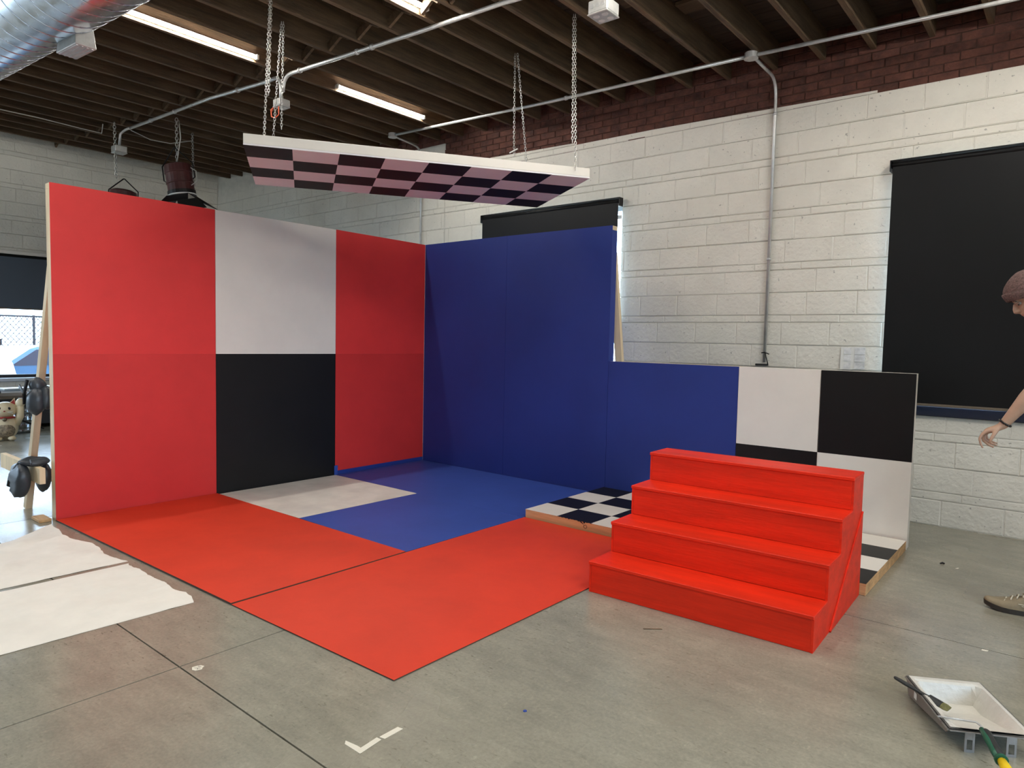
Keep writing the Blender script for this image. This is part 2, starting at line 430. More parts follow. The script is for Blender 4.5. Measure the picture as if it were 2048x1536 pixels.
# bricks above the paint line, set a little back
br = []
z = 3.38; k = 0
while z < 4.05:
    x = -3.0 - (.1 if k % 2 else 0)
    while x < 6.4: br.append((x, x + .205, z, z + .068)); x += .205
    z += .068; k += 1
MB().add([(-.61, Y1 + .016, 3.3), (6.6, Y1 + .016, 3.3), (6.6, Y1 + .016, 4.2), (-.61, Y1 + .016, 4.2), (-.61, Y1 + .023, 3.3), (6.6, Y1 + .023, 3.3), (6.6, Y1 + .023, 4.2), (-.61, Y1 + .023, 4.2)], [(0,1,2,3),(7,6,5,4),(0,4,5,1),(1,5,6,2),(2,6,7,3),(3,7,4,0)]).build('mortar_bed', MT['brickmortar'], wall_back)
def brick_seen(a, z): return -.7 < a < 5.75 and paint_top(a) - .06 < z < zb(a) + .10
lay_blocks(wall_back, br, lambda a, z, j: (a, Y1 + .006 + j, z), 0, brick_seen, name='brick', mat='brick', chamfer=.004, jitter=.003)
rl = bond(Y0, Y1, 4.2, openings=(W3, W4))
lay_blocks(wall_left, rl, lambda a, z, j: (X0 - j, a, z), PI / 2, lambda a, z: -3.4 < a and z > 2.2, topline=lambda y: 4.13)

mortar_bed(wall_left, rl, lambda a, z, d: (X0 - d, a, z), lambda y: 4.13)
# ---- windows (frames, panes) ----
def window(name, axis, op, fixed, mullions, mat):
    a0, a1, b0, b1 = op
    def P(a, d, z): return (a, fixed + d, z) if axis == 'x' else (fixed - d, a, z)
    def bx(m, a_0, a_1, z_0, z_1, d0, d1): 
        p, q = P(a_0, d0, z_0), P(a_1, d1, z_1); return m.box(tuple(min(p[i], q[i]) for i in range(3)), tuple(max(p[i], q[i]) for i in range(3)))
    m = MB(); t = .045
    bx(m, a0, a1, b0, b0 + t, .10, .15); bx(m, a0, a1, b1 - t, b1, .10, .15); bx(m, a0, a0 + t, b0 + t, b1 - t, .10, .15); bx(m, a1 - t, a1, b0 + t, b1 - t, .10, .15)
    cuts = [a0 + t] + [a0 + (a1 - a0) * f for f in mullions] + [a1 - t]
    root = structure(m.build(name, mat))
    for c in cuts[1:-1]: bx(MB(), c - .02, c + .02, b0 + t, b1 - t, .105, .145).build('mullion', mat, root)
    for i in range(len(cuts) - 1): bx(MB(), cuts[i] + .02, cuts[i+1] - .02, b0 + t, b1 - t, .122, .127).build('pane', MT['glass'], root)
    return root
window('window_1', 'x', W1, Y1, (.5,), MT['frame'])
w2 = window('window_2', 'x', W2, Y1, (.5,), MT['frame'])
w3 = window('window_3', 'y', W3, X0, (.33, .66), MT['bench'])
window('window_4', 'y', W4, X0, (.33, .66), MT['bench'])
window('fill_window_right', 'y', W5_FILL, X1 + .25, (.2, .4, .6, .8), MT['frame'])
window('fill_window_front', 'x', W6_FILL, Y0 - .25, (.5,), MT['frame'])
def portal(loc, rot, sx, sy):
    l = bpy.data.lights.new('window_portal', 'AREA'); l.shape = 'RECTANGLE'; l.size = sx; l.size_y = sy; l.cycles.is_portal = True
    o = bpy.data.objects.new('window_portal', l); COL.objects.link(o); o.location = loc; o.rotation_euler = rot
for op in (W3, W4): portal((X0 - .2, (op[0]+op[1])/2, (op[2]+op[3])/2), (0, -PI/2, 0), op[3]-op[2], op[1]-op[0])
portal((X1 + .19, (W5_FILL[0]+W5_FILL[1])/2, (W5_FILL[2]+W5_FILL[3])/2), (0, PI/2, 0), W5_FILL[3]-W5_FILL[2], W5_FILL[1]-W5_FILL[0])
portal(((W6_FILL[0]+W6_FILL[1])/2, Y0 - .19, (W6_FILL[2]+W6_FILL[3])/2), (PI/2, 0, 0), W6_FILL[1]-W6_FILL[0], W6_FILL[3]-W6_FILL[2])
MB().box((W2[0] - .03, Y1 - .035, W2[2] - .005), (W2[1] + .03, Y1 + .10, W2[2] + .075)).build('sill', MT['navy'], w2, bevel=.006)
MB().box((X0 - .1, W3[0] - .05, W3[2] - .05), (X0 + .06, W3[1] + .05, W3[2])).build('sill', MT['frame'], w3, bevel=.005)
MB().box((X0 - .012, W3[0] - .05, W3[3]), (X0 + .02, W3[1] + .05, W3[3] + .05)).build('head_trim', MT['white'], w3, bevel=.004)

# ---- ceiling: deck planks, joists, bridging
ceil = structure(MB().prism([(X0 - .2, zb(X0) + .262), (-.33, zb(-.33) + .262), (X1 + .2, zb(X1) + .262), (X1 + .2, 4.6), (X0 - .2, 4.6)], 'y', Y0 - .2, Y1 + .2).build('ceiling', MT['deck']))
DJ = .235
y = Y0; 
while y < Y1 + .02:
    pl = MB(); ya, yb2 = y + .003, min(y + .187, Y1 + .05)
    pl.prism([(X0, zb(X0) + DJ), (-.33, zb(-.33) + DJ), (X1, zb(X1) + DJ), (X1, zb(X1) + DJ + .024), (-.33, zb(-.33) + DJ + .024), (X0, zb(X0) + DJ + .024)], 'y', ya, yb2).build('deck_plank', MT['deck'], ceil)
    y += .19
JX = [-.33 - .4064 * k for k in range(15, 0, -1)] + [-.33, .07, .47, .87, 1.27, 1.65, 1.96, 2.30, 2.695, 3.081, 3.506, 3.904, 4.292, 4.705, 5.08] + [5.08 + .4064 * k for k in range(1, 11)]
jme = MB().box((-.0195, Y0, 0), (.0195, Y1 + .05, DJ)).mesh('joist', MT['joist'])
for x in JX:
    if X0 + .03 < x < X1: put('joist', jme, ceil, (x, 0, zb(x)))
for i in range(len(JX) - 1):
    a, b = JX[i], JX[i+1]
    if not (X0 < a and b < 3.2): continue
    for s in (0, 1):
        p = Vector((a + .02, -1.70 + .055 * s, (zb(a) + .03) if s else (zb(a) + DJ - .03))); q = Vector((b - .02, -1.70 + .055 * s, (zb(b) + DJ - .03) if s else (zb(b) + .03)))
        d = (q - p); u = d.normalized(); wv = Vector((0, 1, 0)); n = u.cross(wv)
        m = MB(); 
        vs = [p + n*(-.035) + wv*-.012 , p + n*.035 + wv*-.012, p + n*.035 + wv*.012, p + n*-.035 + wv*.012]; vs += [v + d for v in vs]
        m.add(vs, [(0,3,2,1),(4,5,6,7),(0,1,5,4),(1,2,6,5),(2,3,7,6),(3,0,4,7)])
        m.build('bridging', MT['joist'], ceil)
for (x, y, wx, wy) in [(2.93, -.55, .30, .16), (3.3, -.2, .36, .18), (3.72, -.55, .34, .2), (4.1, -.15, .34, .2), (4.5, -.5, .36, .22), (4.5, .1, .36, .18), (4.9, -.35, .33, .2), (3.3, -.9, .36, .16), (4.1, -.95, .34, .2)]:
    MB().box((x - wx/2, y - wy/2, zb(x) + DJ - .03), (x + wx/2, y + wy/2, zb(x) + DJ - .004)).build('deck_patch', MT['patch'], ceil)

# ---- ground and things outdoors
gnd = structure(MB().box((-60, -60, -.35), (60, 60, -.22)).build('ground', MT['asphalt']))

# ================================================================== THE SET
# seam positions of the two walls of flats
O = Vector((0, 0)); L4 = Vector((.030, -1.220)); L8 = Vector((.020, -2.441)); L12 = Vector((.030, -3.657))
B4 = Vector((1.216, -.018)); B8 = Vector((2.433, .0)); B12 = Vector((3.650, -.025)); B14 = Vector((4.261, -.025)); B16 = Vector((4.876, .0))
def flat(A, B, H, panels, label, stile='pine', end=None, group=None):
    """a scenery flat from A to B; panels = [(x0f, x1f, z0, z1, material, name)]"""
    d = B - A; wd = d.length; rz = math.atan2(d.y, d.x)
    t = thing('scenery_flat', label, 'flat', (A.x, A.y, 0), rz, group)
    for (f0, f1, z0, z1, mt, nm) in panels:
        MB().box((f0 * wd + .0014, 0, z0 + .0001), (f1 * wd - .0014, .006, z1 - .0001)).build(nm, MT[mt], t)
    S = MT[stile]
    for k, x in enumerate((0.0045, wd / 2 - .019, wd - .0425)):
        MB().box((x, .0062, .038), (x + .038, .095, H - .038)).build('stile', MT[end] if (end and k == 2) else S, t, bevel=.002)
    for z in (0, H / 2 - .019, H - .038):
        if z == H / 2 - .019:
            for x0, x1 in ((.043, wd/2 - .0195), (wd/2 + .0195, wd - .043)): MB().box((x0, .0062, z), (x1, .095, z + .038)).build('rail', S, t)
        else: MB().box((.0045, .0062, z), (wd - .0045, .095, z + .0378)).build('rail', S, t)
    return t
H8, H4 = 2.4384, 1.2192
fA = flat(L12, L8, H8, [(0, 1, 0, H4, 'redwall2', 'lower_sheet'), (0, 1, H4, H8, 'redwall', 'upper_sheet')], 'plain red wall flat with the timber brace and black sandbags behind its edge')
fB = flat(L8, L4, H8, [(0, 1, 0, H4, 'black', 'lower_sheet'), (0, 1, H4, H8, 'white', 'upper_sheet')], 'wall flat painted white above and black below, between two red flats')
fC = flat(L4, O, H8, [(0, 1, .045, H4, 'redwall2', 'lower_sheet'), (0, 1, H4, H8, 'redwall', 'upper_sheet'), (0, 1, 0, .0445, 'blue', 'kick_strip')], 'red wall flat in the corner, meeting the blue wall, with blue strip at its foot')
flat(O, B4, H8, [(0, 1, 0, H8, 'blue', 'sheet')], 'tall blue wall flat touching the red flat in the corner')
flat(B4, B8, H8, [(0, 1, 0, H8, 'blue', 'sheet')], 'tall blue wall flat ending in front of the shaded window', end='blue')
flat(B8, B12, H4, [(0, 1, 0, H4, 'blue', 'sheet')], 'low half-height blue flat behind the red steps')
flat(B12, B16, H4, [(0, .4985, .6096, H4, 'white', 'white_square'), (.5, 1, .6096, H4, 'black', 'black_square'), (0, .4985, 0, .6096, 'black', 'black_square'), (.5, 1, 0, .6096, 'white', 'white_square')],
     'low half-height flat painted in four large black and white squares', stile='white')
# blue tape at the foot of the seam
MB().box((.0165, -1.235, .006), (.0195, -1.195, .10)).xform(Matrix.Translation((.020, 0, 0))).build('tape_piece', MT['bluefloor'])
tag(bpy.data.objects['tape_piece'], 'crumpled bit of blue masking tape at the foot of the black panel', 'tape')

# braces and foot timbers behind the first flat
def board(name, p, q, wa, wb, side, mat, parent=None, bevel=.002):
    p, q = Vector(p), Vector(q); u = (q - p).normalized(); s = Vector(side); s = (s - u * s.dot(u)).normalized(); n = u.cross(s)
    c = [s*(a*wa/2) + n*(b*wb/2) for a, b in ((-1,-1),(1,-1),(1,1),(-1,1))]
    vs = [p + k for k in c] + [q + k for k in c]
    return MB().add(vs, [(0,3,2,1),(4,5,6,7),(0,1,5,4),(1,2,6,5),(2,3,7,6),(3,0,4,7)]).build(name, mat, parent, bevel=bevel)
bmesh_brace = board('timber_brace', (-.135, -3.585, 2.02), (-.545, -3.675, .002), .046, .06, (0, 1, 0), MT['pine'])
tag(bmesh_brace, 'leaning pine timber brace propping the red flat', 'brace')
fr = board('foot_timber', (.0, -3.727, .335), (-.95, -3.725, .335), .038, .115, (0, 1, 0), MT['pine'])
tag(fr, 'horizontal pine timber at the foot of the leaning brace', 'timber')
sh = MB().box((-.16, -3.76, 0), (.02, -3.68, .022)).build('wood_shim', MT['pinex'], bevel=.003); tag(sh, 'flat wooden shim on the floor under the red flat', 'shim')
b2 = board('timber_brace', (2.34, .17, 2.22), (2.518, .266, .002), .075, .038, (1, 0, 0), MT['pine']); tag(b2, 'pine timber brace standing behind the end of the blue wall', 'brace')

def sandbag(name, label, c, lobes, straps, rz):
    t = thing(name, label, 'sandbag', c, rz)
    m = MB()
    for (p, r, tilt) in lobes: m.ellipsoid(p, r, 18, 12, Matrix.Rotation(tilt, 3, 'Y'))
    for i, v in enumerate(m.v):
        n = noise.noise(Vector(v) * 16) * .012 + noise.noise(Vector((v[0]*30, v[1]*30, v[2]*8))) * .006
        q = Vector(v); m.v[i] = tuple(q * (1 + n * 9))
    m.build('bag', MT['bagblk'], t, smooth=True)
    for pts, wd in straps: MB().sweep(pts, [wd]*len(pts), [.004]*len(pts), 6, side=(0, 0, 1)).build('strap', MT['blkmetal'], t)
    return t
sandbag('sandbag', 'slim black sandbag tied halfway up the leaning brace', (-.235, -3.665, .92),
        [((.005, -.025, -.055), (.085, .065, .105), .2), ((.05, .03, -.03), (.055, .05, .09), -.2), ((-.01, -.01, .055), (.050, .055, .060), .1)],
        [([(-.03, -.07, .1), (-.02, -.095, 0), (-.05, -.085, -.08)], .014), ([(-.05, -.08, -.02), (-.10, -.09, .03), (-.15, -.09, .05)], .016)], 0)
sandbag('sandbag', 'bulging black sandbag slung over the horizontal foot timber', (-.18, -3.726, .345),
        [((-.03, -.085, -.055), (.125, .062, .135), .55), ((-.07, .075, -.06), (.09, .05, .11), .3), ((.0, 0, .078), (.085, .10, .030), .15)],
        [([(.02, -.09, .085), (-.03, -.140, -.01), (-.07, -.145, -.10)], .016), ([(.05, -.04, .09), (.10, -.05, .085), (.15, -.06, .08)], .014)], 0)

# floor sheets
def sheet(name, poly, mat, label, cat='floor panel', th=.006, z0=0.0005, group=None):
    t = thing(name, label, cat, (poly[0][0], poly[0][1], 0), 0, group); q = [(a - poly[0][0], b - poly[0][1]) for a, b in poly]
    MB().prism(q, 'z', z0, z0 + th - .0012).build('board', MT['hardboard'], t)
    MB().prism(q, 'z', z0 + th - .0011, z0 + th).build('painted_face', MT[mat], t)
    return t
sheet('floor_panel', [(.036, -3.660), (2.438, -3.604), (2.434, -2.418), (.028, -2.440)], 'redfloor', 'red hardboard floor sheet against the foot of the plain red flat', th=.0115)
sheet('floor_panel', [(2.445, -3.604), (3.660, -3.566), (3.668, -1.190), (2.436, -1.184), (2.439, -2.40)], 'redfloor', 'red hardboard floor sheet reaching from the open corner to the red steps')
sheet('floor_panel', [(.042, -2.433), (1.221, -2.411), (1.226, -1.212), (.046, -1.224)], 'whitedirty', 'scuffed white square sheet on the floor below the black panel')
sheet('floor_panel', [(1.226, -2.411), (2.431, -2.411), (2.431, -1.206), (1.230, -1.209)], 'bluefloor', 'blue square floor sheet between the white square and the red sheets')
sheet('floor_panel', [(.032, -1.218), (2.431, -1.202), (2.431, -.026), (.012, -.012)], 'bluefloor', 'long blue floor sheet along the foot of the blue wall')

# checkered platform
PT = .070; PX0, PX1, PY0, PY1 = 2.440, 4.874, -1.178, -.030
t = thing('checkered_platform', 'low wooden platform with a black and white checkered top under the red steps', 'platform', (0, 0, 0))
zz = .001
for (a, b) in (((PX0, PY0, zz), (PX1, PY0 + .038, PT - .014)), ((PX0, PY1 - .038, zz), (PX1, PY1, PT - .014)), ((PX0, PY0 + .039, zz), (PX0 + .038, PY1 - .039, PT - .014)), ((PX1 - .038, PY0 + .039, zz), (PX1, PY1 - .039, PT - .014))):
    MB().box(a, b).build('frame_board', MT['pinex'], t, bevel=.002)
for f in (.33, .66): MB().box((PX0 + (PX1-PX0)*f, PY0 + .039, zz), (PX0 + (PX1-PX0)*f + .038, PY1 - .039, PT - .014)).build('frame_board', MT['pinex'], t)
MB().box((PX0, PY0, PT - .0135), (PX1, PY1, PT - .001)).build('deck_sheet', MT['pinex'], t)
for i in range(8):
    for j in range(4):
        a = PX0 + (PX1-PX0)*i/8; b = PY0 + (PY1-PY0)*j/4
        MB().box((a, b, PT - .0009), (a + (PX1-PX0)/8, b + (PY1-PY0)/4, PT)).build('white_square' if (i+j) % 2 == 0 else 'black_square', MT['white' if (i+j) % 2 == 0 else 'black'], t)
# knot and black paint drips on the front board
MB().sweep([(3.0 + .014*math.cos(a), PY0 - .0004, .036 + .013*math.sin(a)) for a in [2*PI*k/14 for k in range(14)]], .0022, seg=4, closed=True).build('wood_knot', MT['joist'], t)
m = MB()
for k in range(11):
    x = PX0 + .315 + .028*k + random.uniform(-.006, .006); h = random.choice((.002, .003, .003, .005, .010))
    m.add([(x, PY0 - .0006, PT), (x + .02, PY0 - .0006, PT), (x + .016, PY0 - .0006, PT - h), (x + .006, PY0 - .0006, PT - h*1.2)], [(0, 1, 2, 3)])
m.add([(PX0+.50, PY0-.0006, PT), (PX0+.53, PY0-.0006, PT-.004), (PX0+.55, PY0-.0006, PT-.024)], [(0, 1, 2)])
m.build('paint_drip', MT['black'], t)

# red steps
SW, RUN, RISE = 1.18, .2375, .1755
st = thing('red_steps', 'set of four red painted wooden steps on the grey floor', 'steps', (3.688, -2.178, 0), math.radians(1.9))
for k in range(4):
    y = RUN * k; ztop = RISE * (k + 1)
    MB().box((.012, y, RISE * k + (.001 if k == 0 else -.0005)), (SW - .012, y + .018, ztop - .0195)).build('riser', MT['redstep'], st, bevel=.0015)
    MB().box((-.002, y - .010, ztop - .019), (SW + .002, y + RUN + (.0 if k == 3 else -.0005), ztop)).build('tread', MT['redstep'], st, bevel=.003)
def step_profile():
    p = [(0, 0)]
    for k in range(4): p += [(RUN*k, RISE*(k+1) - .0195), (RUN*(k+1), RISE*(k+1) - .0195)]
    return p + [(RUN*4, 0)]
MB().prism(step_profile(), 'x', 0, .0118).build('side_panel', MT['redstep'], st)
# far side is two pieces meeting along a diagonal seam
SD0, SD1 = (.30, .0), (RUN*4, .475)
front = [(0, 0)]
for k in range(4): front += [(RUN*k, RISE*(k+1) - .0195), (RUN*(k+1), RISE*(k+1) - .0195)]
front += [SD1, SD0]
MB().prism(front, 'x', SW - .0118, SW - .0005).build('side_panel', MT['redstep'], st)
MB().prism([(SD0[0] + .004, 0), (RUN*4 + .006, 0), (RUN*4 + .006, SD1[1] - .002)], 'x', SW - .0118, SW + .006).build('side_panel', MT['redstep'], st, bevel=.002)
board('seam_strip', (SW + .004, SD0[0], .004), (SW + .004, SD1[0], SD1[1]), .008, .012, (1, 0, 0), MT['redstep'], st, bevel=.001)
MB().box((.02, RUN*4 - .012, 0), (SW - .02, RUN*4 - .001, RISE*4 - .02)).build('back_panel', MT['redstep'], st)

# hanging checkered canopy
yaw = .987; S = .3048
cn = thing('checkered_canopy', 'flat checkered panel with white edges hung from chains above the set', 'canopy', (1.461, -2.987, 2.618), yaw)
MB().box((0, 0, .0012), (8*S, 4*S, .012)).build('panel_sheet', MT['pink'], cn)
for i in range(8):
    for j in range(4):
        k = (i + j) % 2
        MB().box((i*S, j*S, 0), ((i+1)*S, (j+1)*S, .001)).build('black_square' if k == 0 else 'white_square', MT['blackmatte' if k == 0 else 'pink'], cn)
FH = .075
for a, b in (((0, 0, .0125), (8*S, .03, FH)), ((0, 4*S - .03, .0125), (8*S, 4*S, FH)), ((0, .031, .0125), (.03, 4*S - .031, FH)), ((8*S - .03, .031, .0125), (8*S, 4*S - .031, FH))):
    MB().box(a, b).build('edge_board', MT['white'], cn, bevel=.002)
MB().box((4*S - .02, .031, .0125), (4*S + .02, 4*S - .031, .05)).build('cross_board', MT['pine'], cn)

# chains
def chain(p, q, label, link=.030, wd=.0080, wire=.0023, group=None, slack=0.0):
    p, q = Vector(p), Vector(q); d = q - p; L = d.length; n = max(2, int(L / (link * .72))); m = MB()
    u = d.normalized(); a = u.orthogonal().normalized(); b = u.cross(a)
    for i in range(n):
        c = p + d * ((i + .5) / n); s = a if i % 2 else b
        pts = []
        for k in range(8):
            an = 2*PI*(k + .5)/8; pts.append(c + u * (link/2 * math.cos(an) * 1.0) + s * (wd * math.sin(an)))
        m.sweep(pts, wire, seg=4, closed=True, side=tuple(u.cross(s)))
    return tag(m.build('hanging_chain', MT['chain'], smooth=True), label, 'chain', group)
zc = 2.66
chain((1.47, -2.845, zc), (1.088, -2.566, 3.89), 'zinc chain holding the canopy corner nearest the spiral duct')
chain((.80, -2.39, zc), (.658, -2.21, 3.89), 'zinc chain crossing in front of the orange-wired box, holding the canopy')
chain((1.252, -2.68, 3.064), (1.13, -2.58, 3.89), 'loose chain tail hugging the chain nearest the spiral duct')
chain((.722, -2.25, 3.03), (.67, -2.20, 3.89), 'loose chain tail dangling just below the orange-wired box')
chain((2.76, -1.08, zc), (2.651, -.977, 3.848), 'taut zinc chain at the canopy tip nearest the red steps')
chain((2.72, -1.07, 2.87), (2.64, -.985, 3.848), 'loose chain tail beside the taut chain above the canopy tip')
chain((1.87, -.499, zc), (1.835, -.666, 3.862), 'zinc chain slanting down behind the canopy in front of the bricks')
chain((1.864, -.72, 2.977), (1.815, -.675, 3.862), 'loose chain tail with a white tie, in front of the bricks')
ct = MB().box((-.045, -.004, -.004), (.045, .004, .004), Matrix.Rotation(-.25, 4, 'Y')).build('cable_tie', MT['tubecap'], loc=(1.862, -.725, 3.02)); tag(ct, 'white cable tie poking out of the loose chain tail in front of the bricks', 'tie')

# ================================================================== CEILING FIXTURES
MT['tube'] = mk_emit('lit_tube', (1.0, .955, .87, 1), TUBE_STRENGTH)
def tube_light(x, y0, y1, z, label, group):
    t = thing('tube_light', label, 'tube light', (x, (y0 + y1) / 2, z), 0, group); h = (y1 - y0) / 2
    # LED batten: diffuser is the part of the round that faces into the room, the back is closed
    na = 9; vs = []; fs = []
    for k in range(na + 1):
        an = math.radians(-125 + 190 * k / na); vs += [(.017*math.cos(an), -h + .02, .017*math.sin(an)), (.017*math.cos(an), h - .02, .017*math.sin(an))]
    for k in range(na): fs.append((2*k, 2*k+1, 2*k+3, 2*k+2))
    fs.append(tuple([2*na, 2*na+1, 1, 0]))
    me = MB().add(vs, fs).mesh('tube', MT['tube']); me.materials.append(MT['tubecap']); me.polygons[-1].material_index = 1
    bm = bmesh.new(); bm.from_mesh(me); bmesh.ops.recalc_face_normals(bm, faces=bm.faces); bm.to_mesh(me); bm.free()
    put('tube', me, t)
    MB().box((-.028, -h, -.010), (-.0172, h, .012)).build('housing', MT['tubecap'], t)
    for s in (-1, 1): MB().box((-.0172, s*h - (.02 if s > 0 else 0), -.02), (.02, s*h + (0 if s > 0 else .02), .02)).build('end_cap', MT['tubecap'], t)
    return t
tube_light(-.282, -3.05, -1.87, 3.945, 'lit tube light on a joist, beside the spiral duct', 'ceiling tube lights')
tube_light(-.282, -1.0, .22, 3.945, 'lit tube light on a joist, nearest the block wall', 'ceiling tube lights')
tube_light(1.698, -2.80, -1.60, 3.925, 'lit tube light cut off by the top of the photo', 'ceiling tube lights')
far = 'lit unseen tube light added below the joists as fill'
for x, y0 in [(-2.4, -5.7), (-4.4, -5.7), (-3.4, -8.0), (-.282, -5.4), (1.698, -5.6), (3.554, -2.6), (3.554, -5.6), (5.54, -1.0), (5.54, -2.9), (7.57, -3.1), (7.57, -5.6), (7.57, -7.2), (8.4, -2.9), (8.4, -5.4)]:  # unseen tubes, added and turned downward to balance the room light
    tube_light(x, y0, y0 + 1.2, zb(x) - .045, far, 'added fill tube lights out of view').rotation_euler = (0, math.radians(60), 0)
tl = [o for o in bpy.data.objects if o.name.startswith('tube_light')]

# spiral duct
dy, dz, dr = -3.93, 3.45, .30
du = thing('spiral_duct', 'shiny round spiral duct under the joists with a square air register', 'duct', (0, dy - .02, dz), .07)
MB().sweep([(-5.6 + .8*k, 0, 0) for k in range(19)], dr, seg=40, side=(0, 0, 1)).build('pipe', MT['duct'], du, smooth=True)
pts = []; n = 0; x = -5.6
while x < 8.6:
    a = 2*PI*n/28; pts.append((x, (dr + .001)*math.cos(a), (dr + .001)*math.sin(a))); n += 1; x += .125/28
MB().sweep(pts, .0035, seg=4, cap=True).build('seam', MT['duct'], du, smooth=True)
rg = MB().add([(.755, .10, -.20), (.985, .10, -.20), (.985, .19, -.16), (.755, .19, -.16), (.735, .085, -.345), (1.005, .085, -.345), (1.005, .205, -.345), (.735, .205, -.345)], [(0,1,2,3),(4,7,6,5),(0,4,5,1),(1,5,6,2),(2,6,7,3),(3,7,4,0)])
rgo = rg.build('register_boot', MT['boxsteel'], du, bevel=.003)
gl = MB()
for k in range(4): gl.box((.745, .097 + .028*k, -.350), (.995, .107 + .028*k, -.3455))
gl.build('grille', MT['galv'], rgo)
for x in (-4.2, -1.2, 2.4, 5.4):
    MB().sweep([(x, (dr + .006)*math.cos(a), (dr + .006)*math.sin(a)) for a in [2*PI*k/32 for k in range(32)]], .004, .016, seg=6, closed=True, side=(0, 0, 1)).build('hanger_strap', MT['galv'], du)
    MB().box((x - .012, -.004, dr), (x + .012, .004, zb(x) - dz + .02)).build('hanger_strap', MT['galv'], du)

# conduits
def conduit(name, pts, r, label, mat='galv', cat='conduit', clamps=(), seg=10):
    t = thing(name, label, cat, pts[0]); o = Vector(pts[0])
    q = [Vector(p) - o for p in pts]
    MB().sweep(q, r, seg=seg).build('pipe', MT[mat], t, smooth=True)
    for c in clamps:
        i, f = c; i = min(i, len(q) - 2); p = q[i].lerp(q[i+1], f); d = (q[i+1] - q[i]).normalized()
        MB().sweep([p - d*.012, p + d*.012], r*1.45, seg=10).build('coupling', MT['galv'], t, smooth=True)
    return t
def arc(p, c, q, n=5):
    p, c, q = Vector(p), Vector(c), Vector(q)
    return [tuple(p*(1-t)**2 + c*2*t*(1-t) + q*t*t) for t in [k/n for k in range(n+1)]]
conduit('ceiling_conduit', [(-3.66, -1.67, 3.95), (-1.617, -1.653, 3.912), (-.60, -1.58, 3.888)] + arc((-.47, -1.585, 3.885), (-.35, -1.60, 3.882), (-.335, -1.60, 3.75)) + [(-.335, -1.60, 3.665)], .017,
        'grey conduit under the joists running to the orange-wired box', clamps=((0, .3), (0, .6), (1, .5)))
conduit('ceiling_conduit', arc((-.30, -1.60, 3.72), (-.30, -1.60, 3.862), (-.16, -1.598, 3.862)) + [(.259, -1.572, 3.858), (1.498, -1.492, 3.846), (2.342, -1.475, 3.828), (3.0, -1.42, 3.812)] + arc((3.04, -1.41, 3.81), (3.09, -1.40, 3.808), (3.095, -1.38, 3.76)) + [(3.095, -1.36, 3.67)], .017,
        'grey conduit passing the canopy chains under the lit joist', clamps=((5, .3), (6, .4), (6, .55)))
conduit('ceiling_conduit', [(3.19, -1.35, 3.66), (3.19, -1.35, 3.80)], .014, 'short conduit stub above the hanging square box')
conduit('ceiling_conduit', arc((-3.62, -1.68, 3.945), (-3.73, -1.70, 3.945), (-3.755, -1.74, 3.88)) + [(-3.765, -1.75, 3.72)], .015, 'short bent conduit drop above the red flat')
conduit('ceiling_conduit', [(-.88, .30, 3.872), (1.471, .30, 3.795), (3.46, .30, 3.752)], .015, 'slim conduit crossing the joists in front of the brick strip', clamps=((1, .1), (0, .8)))
conduit('ceiling_conduit', [(3.57, .30, 3.750), (5.18, .30, 3.696), (7.6, .30, 3.63)], .015, 'slim conduit running from the round box over the big blind')
conduit('wall_conduit', [(3.53, .34, 3.745)] + [(3.53, .62, 3.735)] + arc((3.53, .70, 3.735), (3.53, .872, 3.735), (3.53, .872, 3.55), 7) + [(3.53, .872, 1.24)], .0135, 'conduit bending down the white block wall from the round box', clamps=((10, .05), (10, .6)))
conduit('wall_conduit', [(-.94, .34, 3.87)] + [(-.97, .62, 3.86)] + arc((-.99, .70, 3.86), (-1.02, .872, 3.86), (-1.03, .872, 3.70), 7) + [(-1.03, .872, 1.2)], .0125, 'conduit bending down the wall behind the canopy')
# round and square boxes
def round_box(p, label):
    t = thing('junction_box', label, 'junction box', p)
    MB().lathe([(.052, -.02), (.052, .022)], seg=18).build('body', MT['galv'], t, smooth=False)
    MB().lathe([(.057, -.026), (.057, -.0205)], seg=18).build('cover', MT['galv'], t)
    for s in (-1, 1): MB().lathe([(.006, -.031), (.006, -.0265)], (s*.028, 0, 0), 8).build('screw', MT['galv'], t)
round_box((3.515, .30, 3.753), 'round metal junction box where the wall conduit meets the ceiling conduit')
round_box((-.93, .30, 3.873), 'round metal junction box above the white edge of the canopy')
def sq_box(p, s, label, mat='boxsteel', knock=True, rz=0):
    t = thing('junction_box', label, 'junction box', p, rz)
    MB().box((-s, -s, -s*.55), (s, s, s*.55)).build('body', MT[mat], t, bevel=.006)
    MB().box((-s*1.05, -s*1.05, -s*.70), (s*1.05, s*1.05, -s*.56)).build('cover', MT[mat], t, bevel=.004)
    if knock:
        for k in (-1, 0, 1): MB().sweep([(k*s*.55, -s - .001, 0), (k*s*.55, -s - .004, 0)], s*.2, seg=10, side=(0, 0, 1)).build('knockout', MT['galv'], t)
        for a in (-1, 1):
            for b in (-1, 1): MB().lathe([(s*.3, -s*.74), (s*.3, -s*.705)], (a*s*.45, b*s*.45, 0), 10).build('socket_face', MT['tubecap'], t)
    return t
sq_box((3.147, -1.36, 3.605), .075, 'square metal outlet box hanging on two short conduits at the top')
bx1 = sq_box((-.325, -1.60, 3.615), .058, 'small outlet box with an orange lead looped round it')
MB().sweep([(-.06, -.03, -.02), (-.085, -.06, -.06), (-.06, -.07, -.13), (.0, -.07, -.155), (.05, -.06, -.13), (.03, -.05, -.05)], .006, seg=6).build('orange_lead', MT['orange'], bx1, smooth=True)
MB().sweep([(-.07, 0, .06), (-.09, -.03, -.02), (-.08, -.05, -.07)], .005, seg=6).build('orange_lead', MT['orange'], bx1, smooth=True)
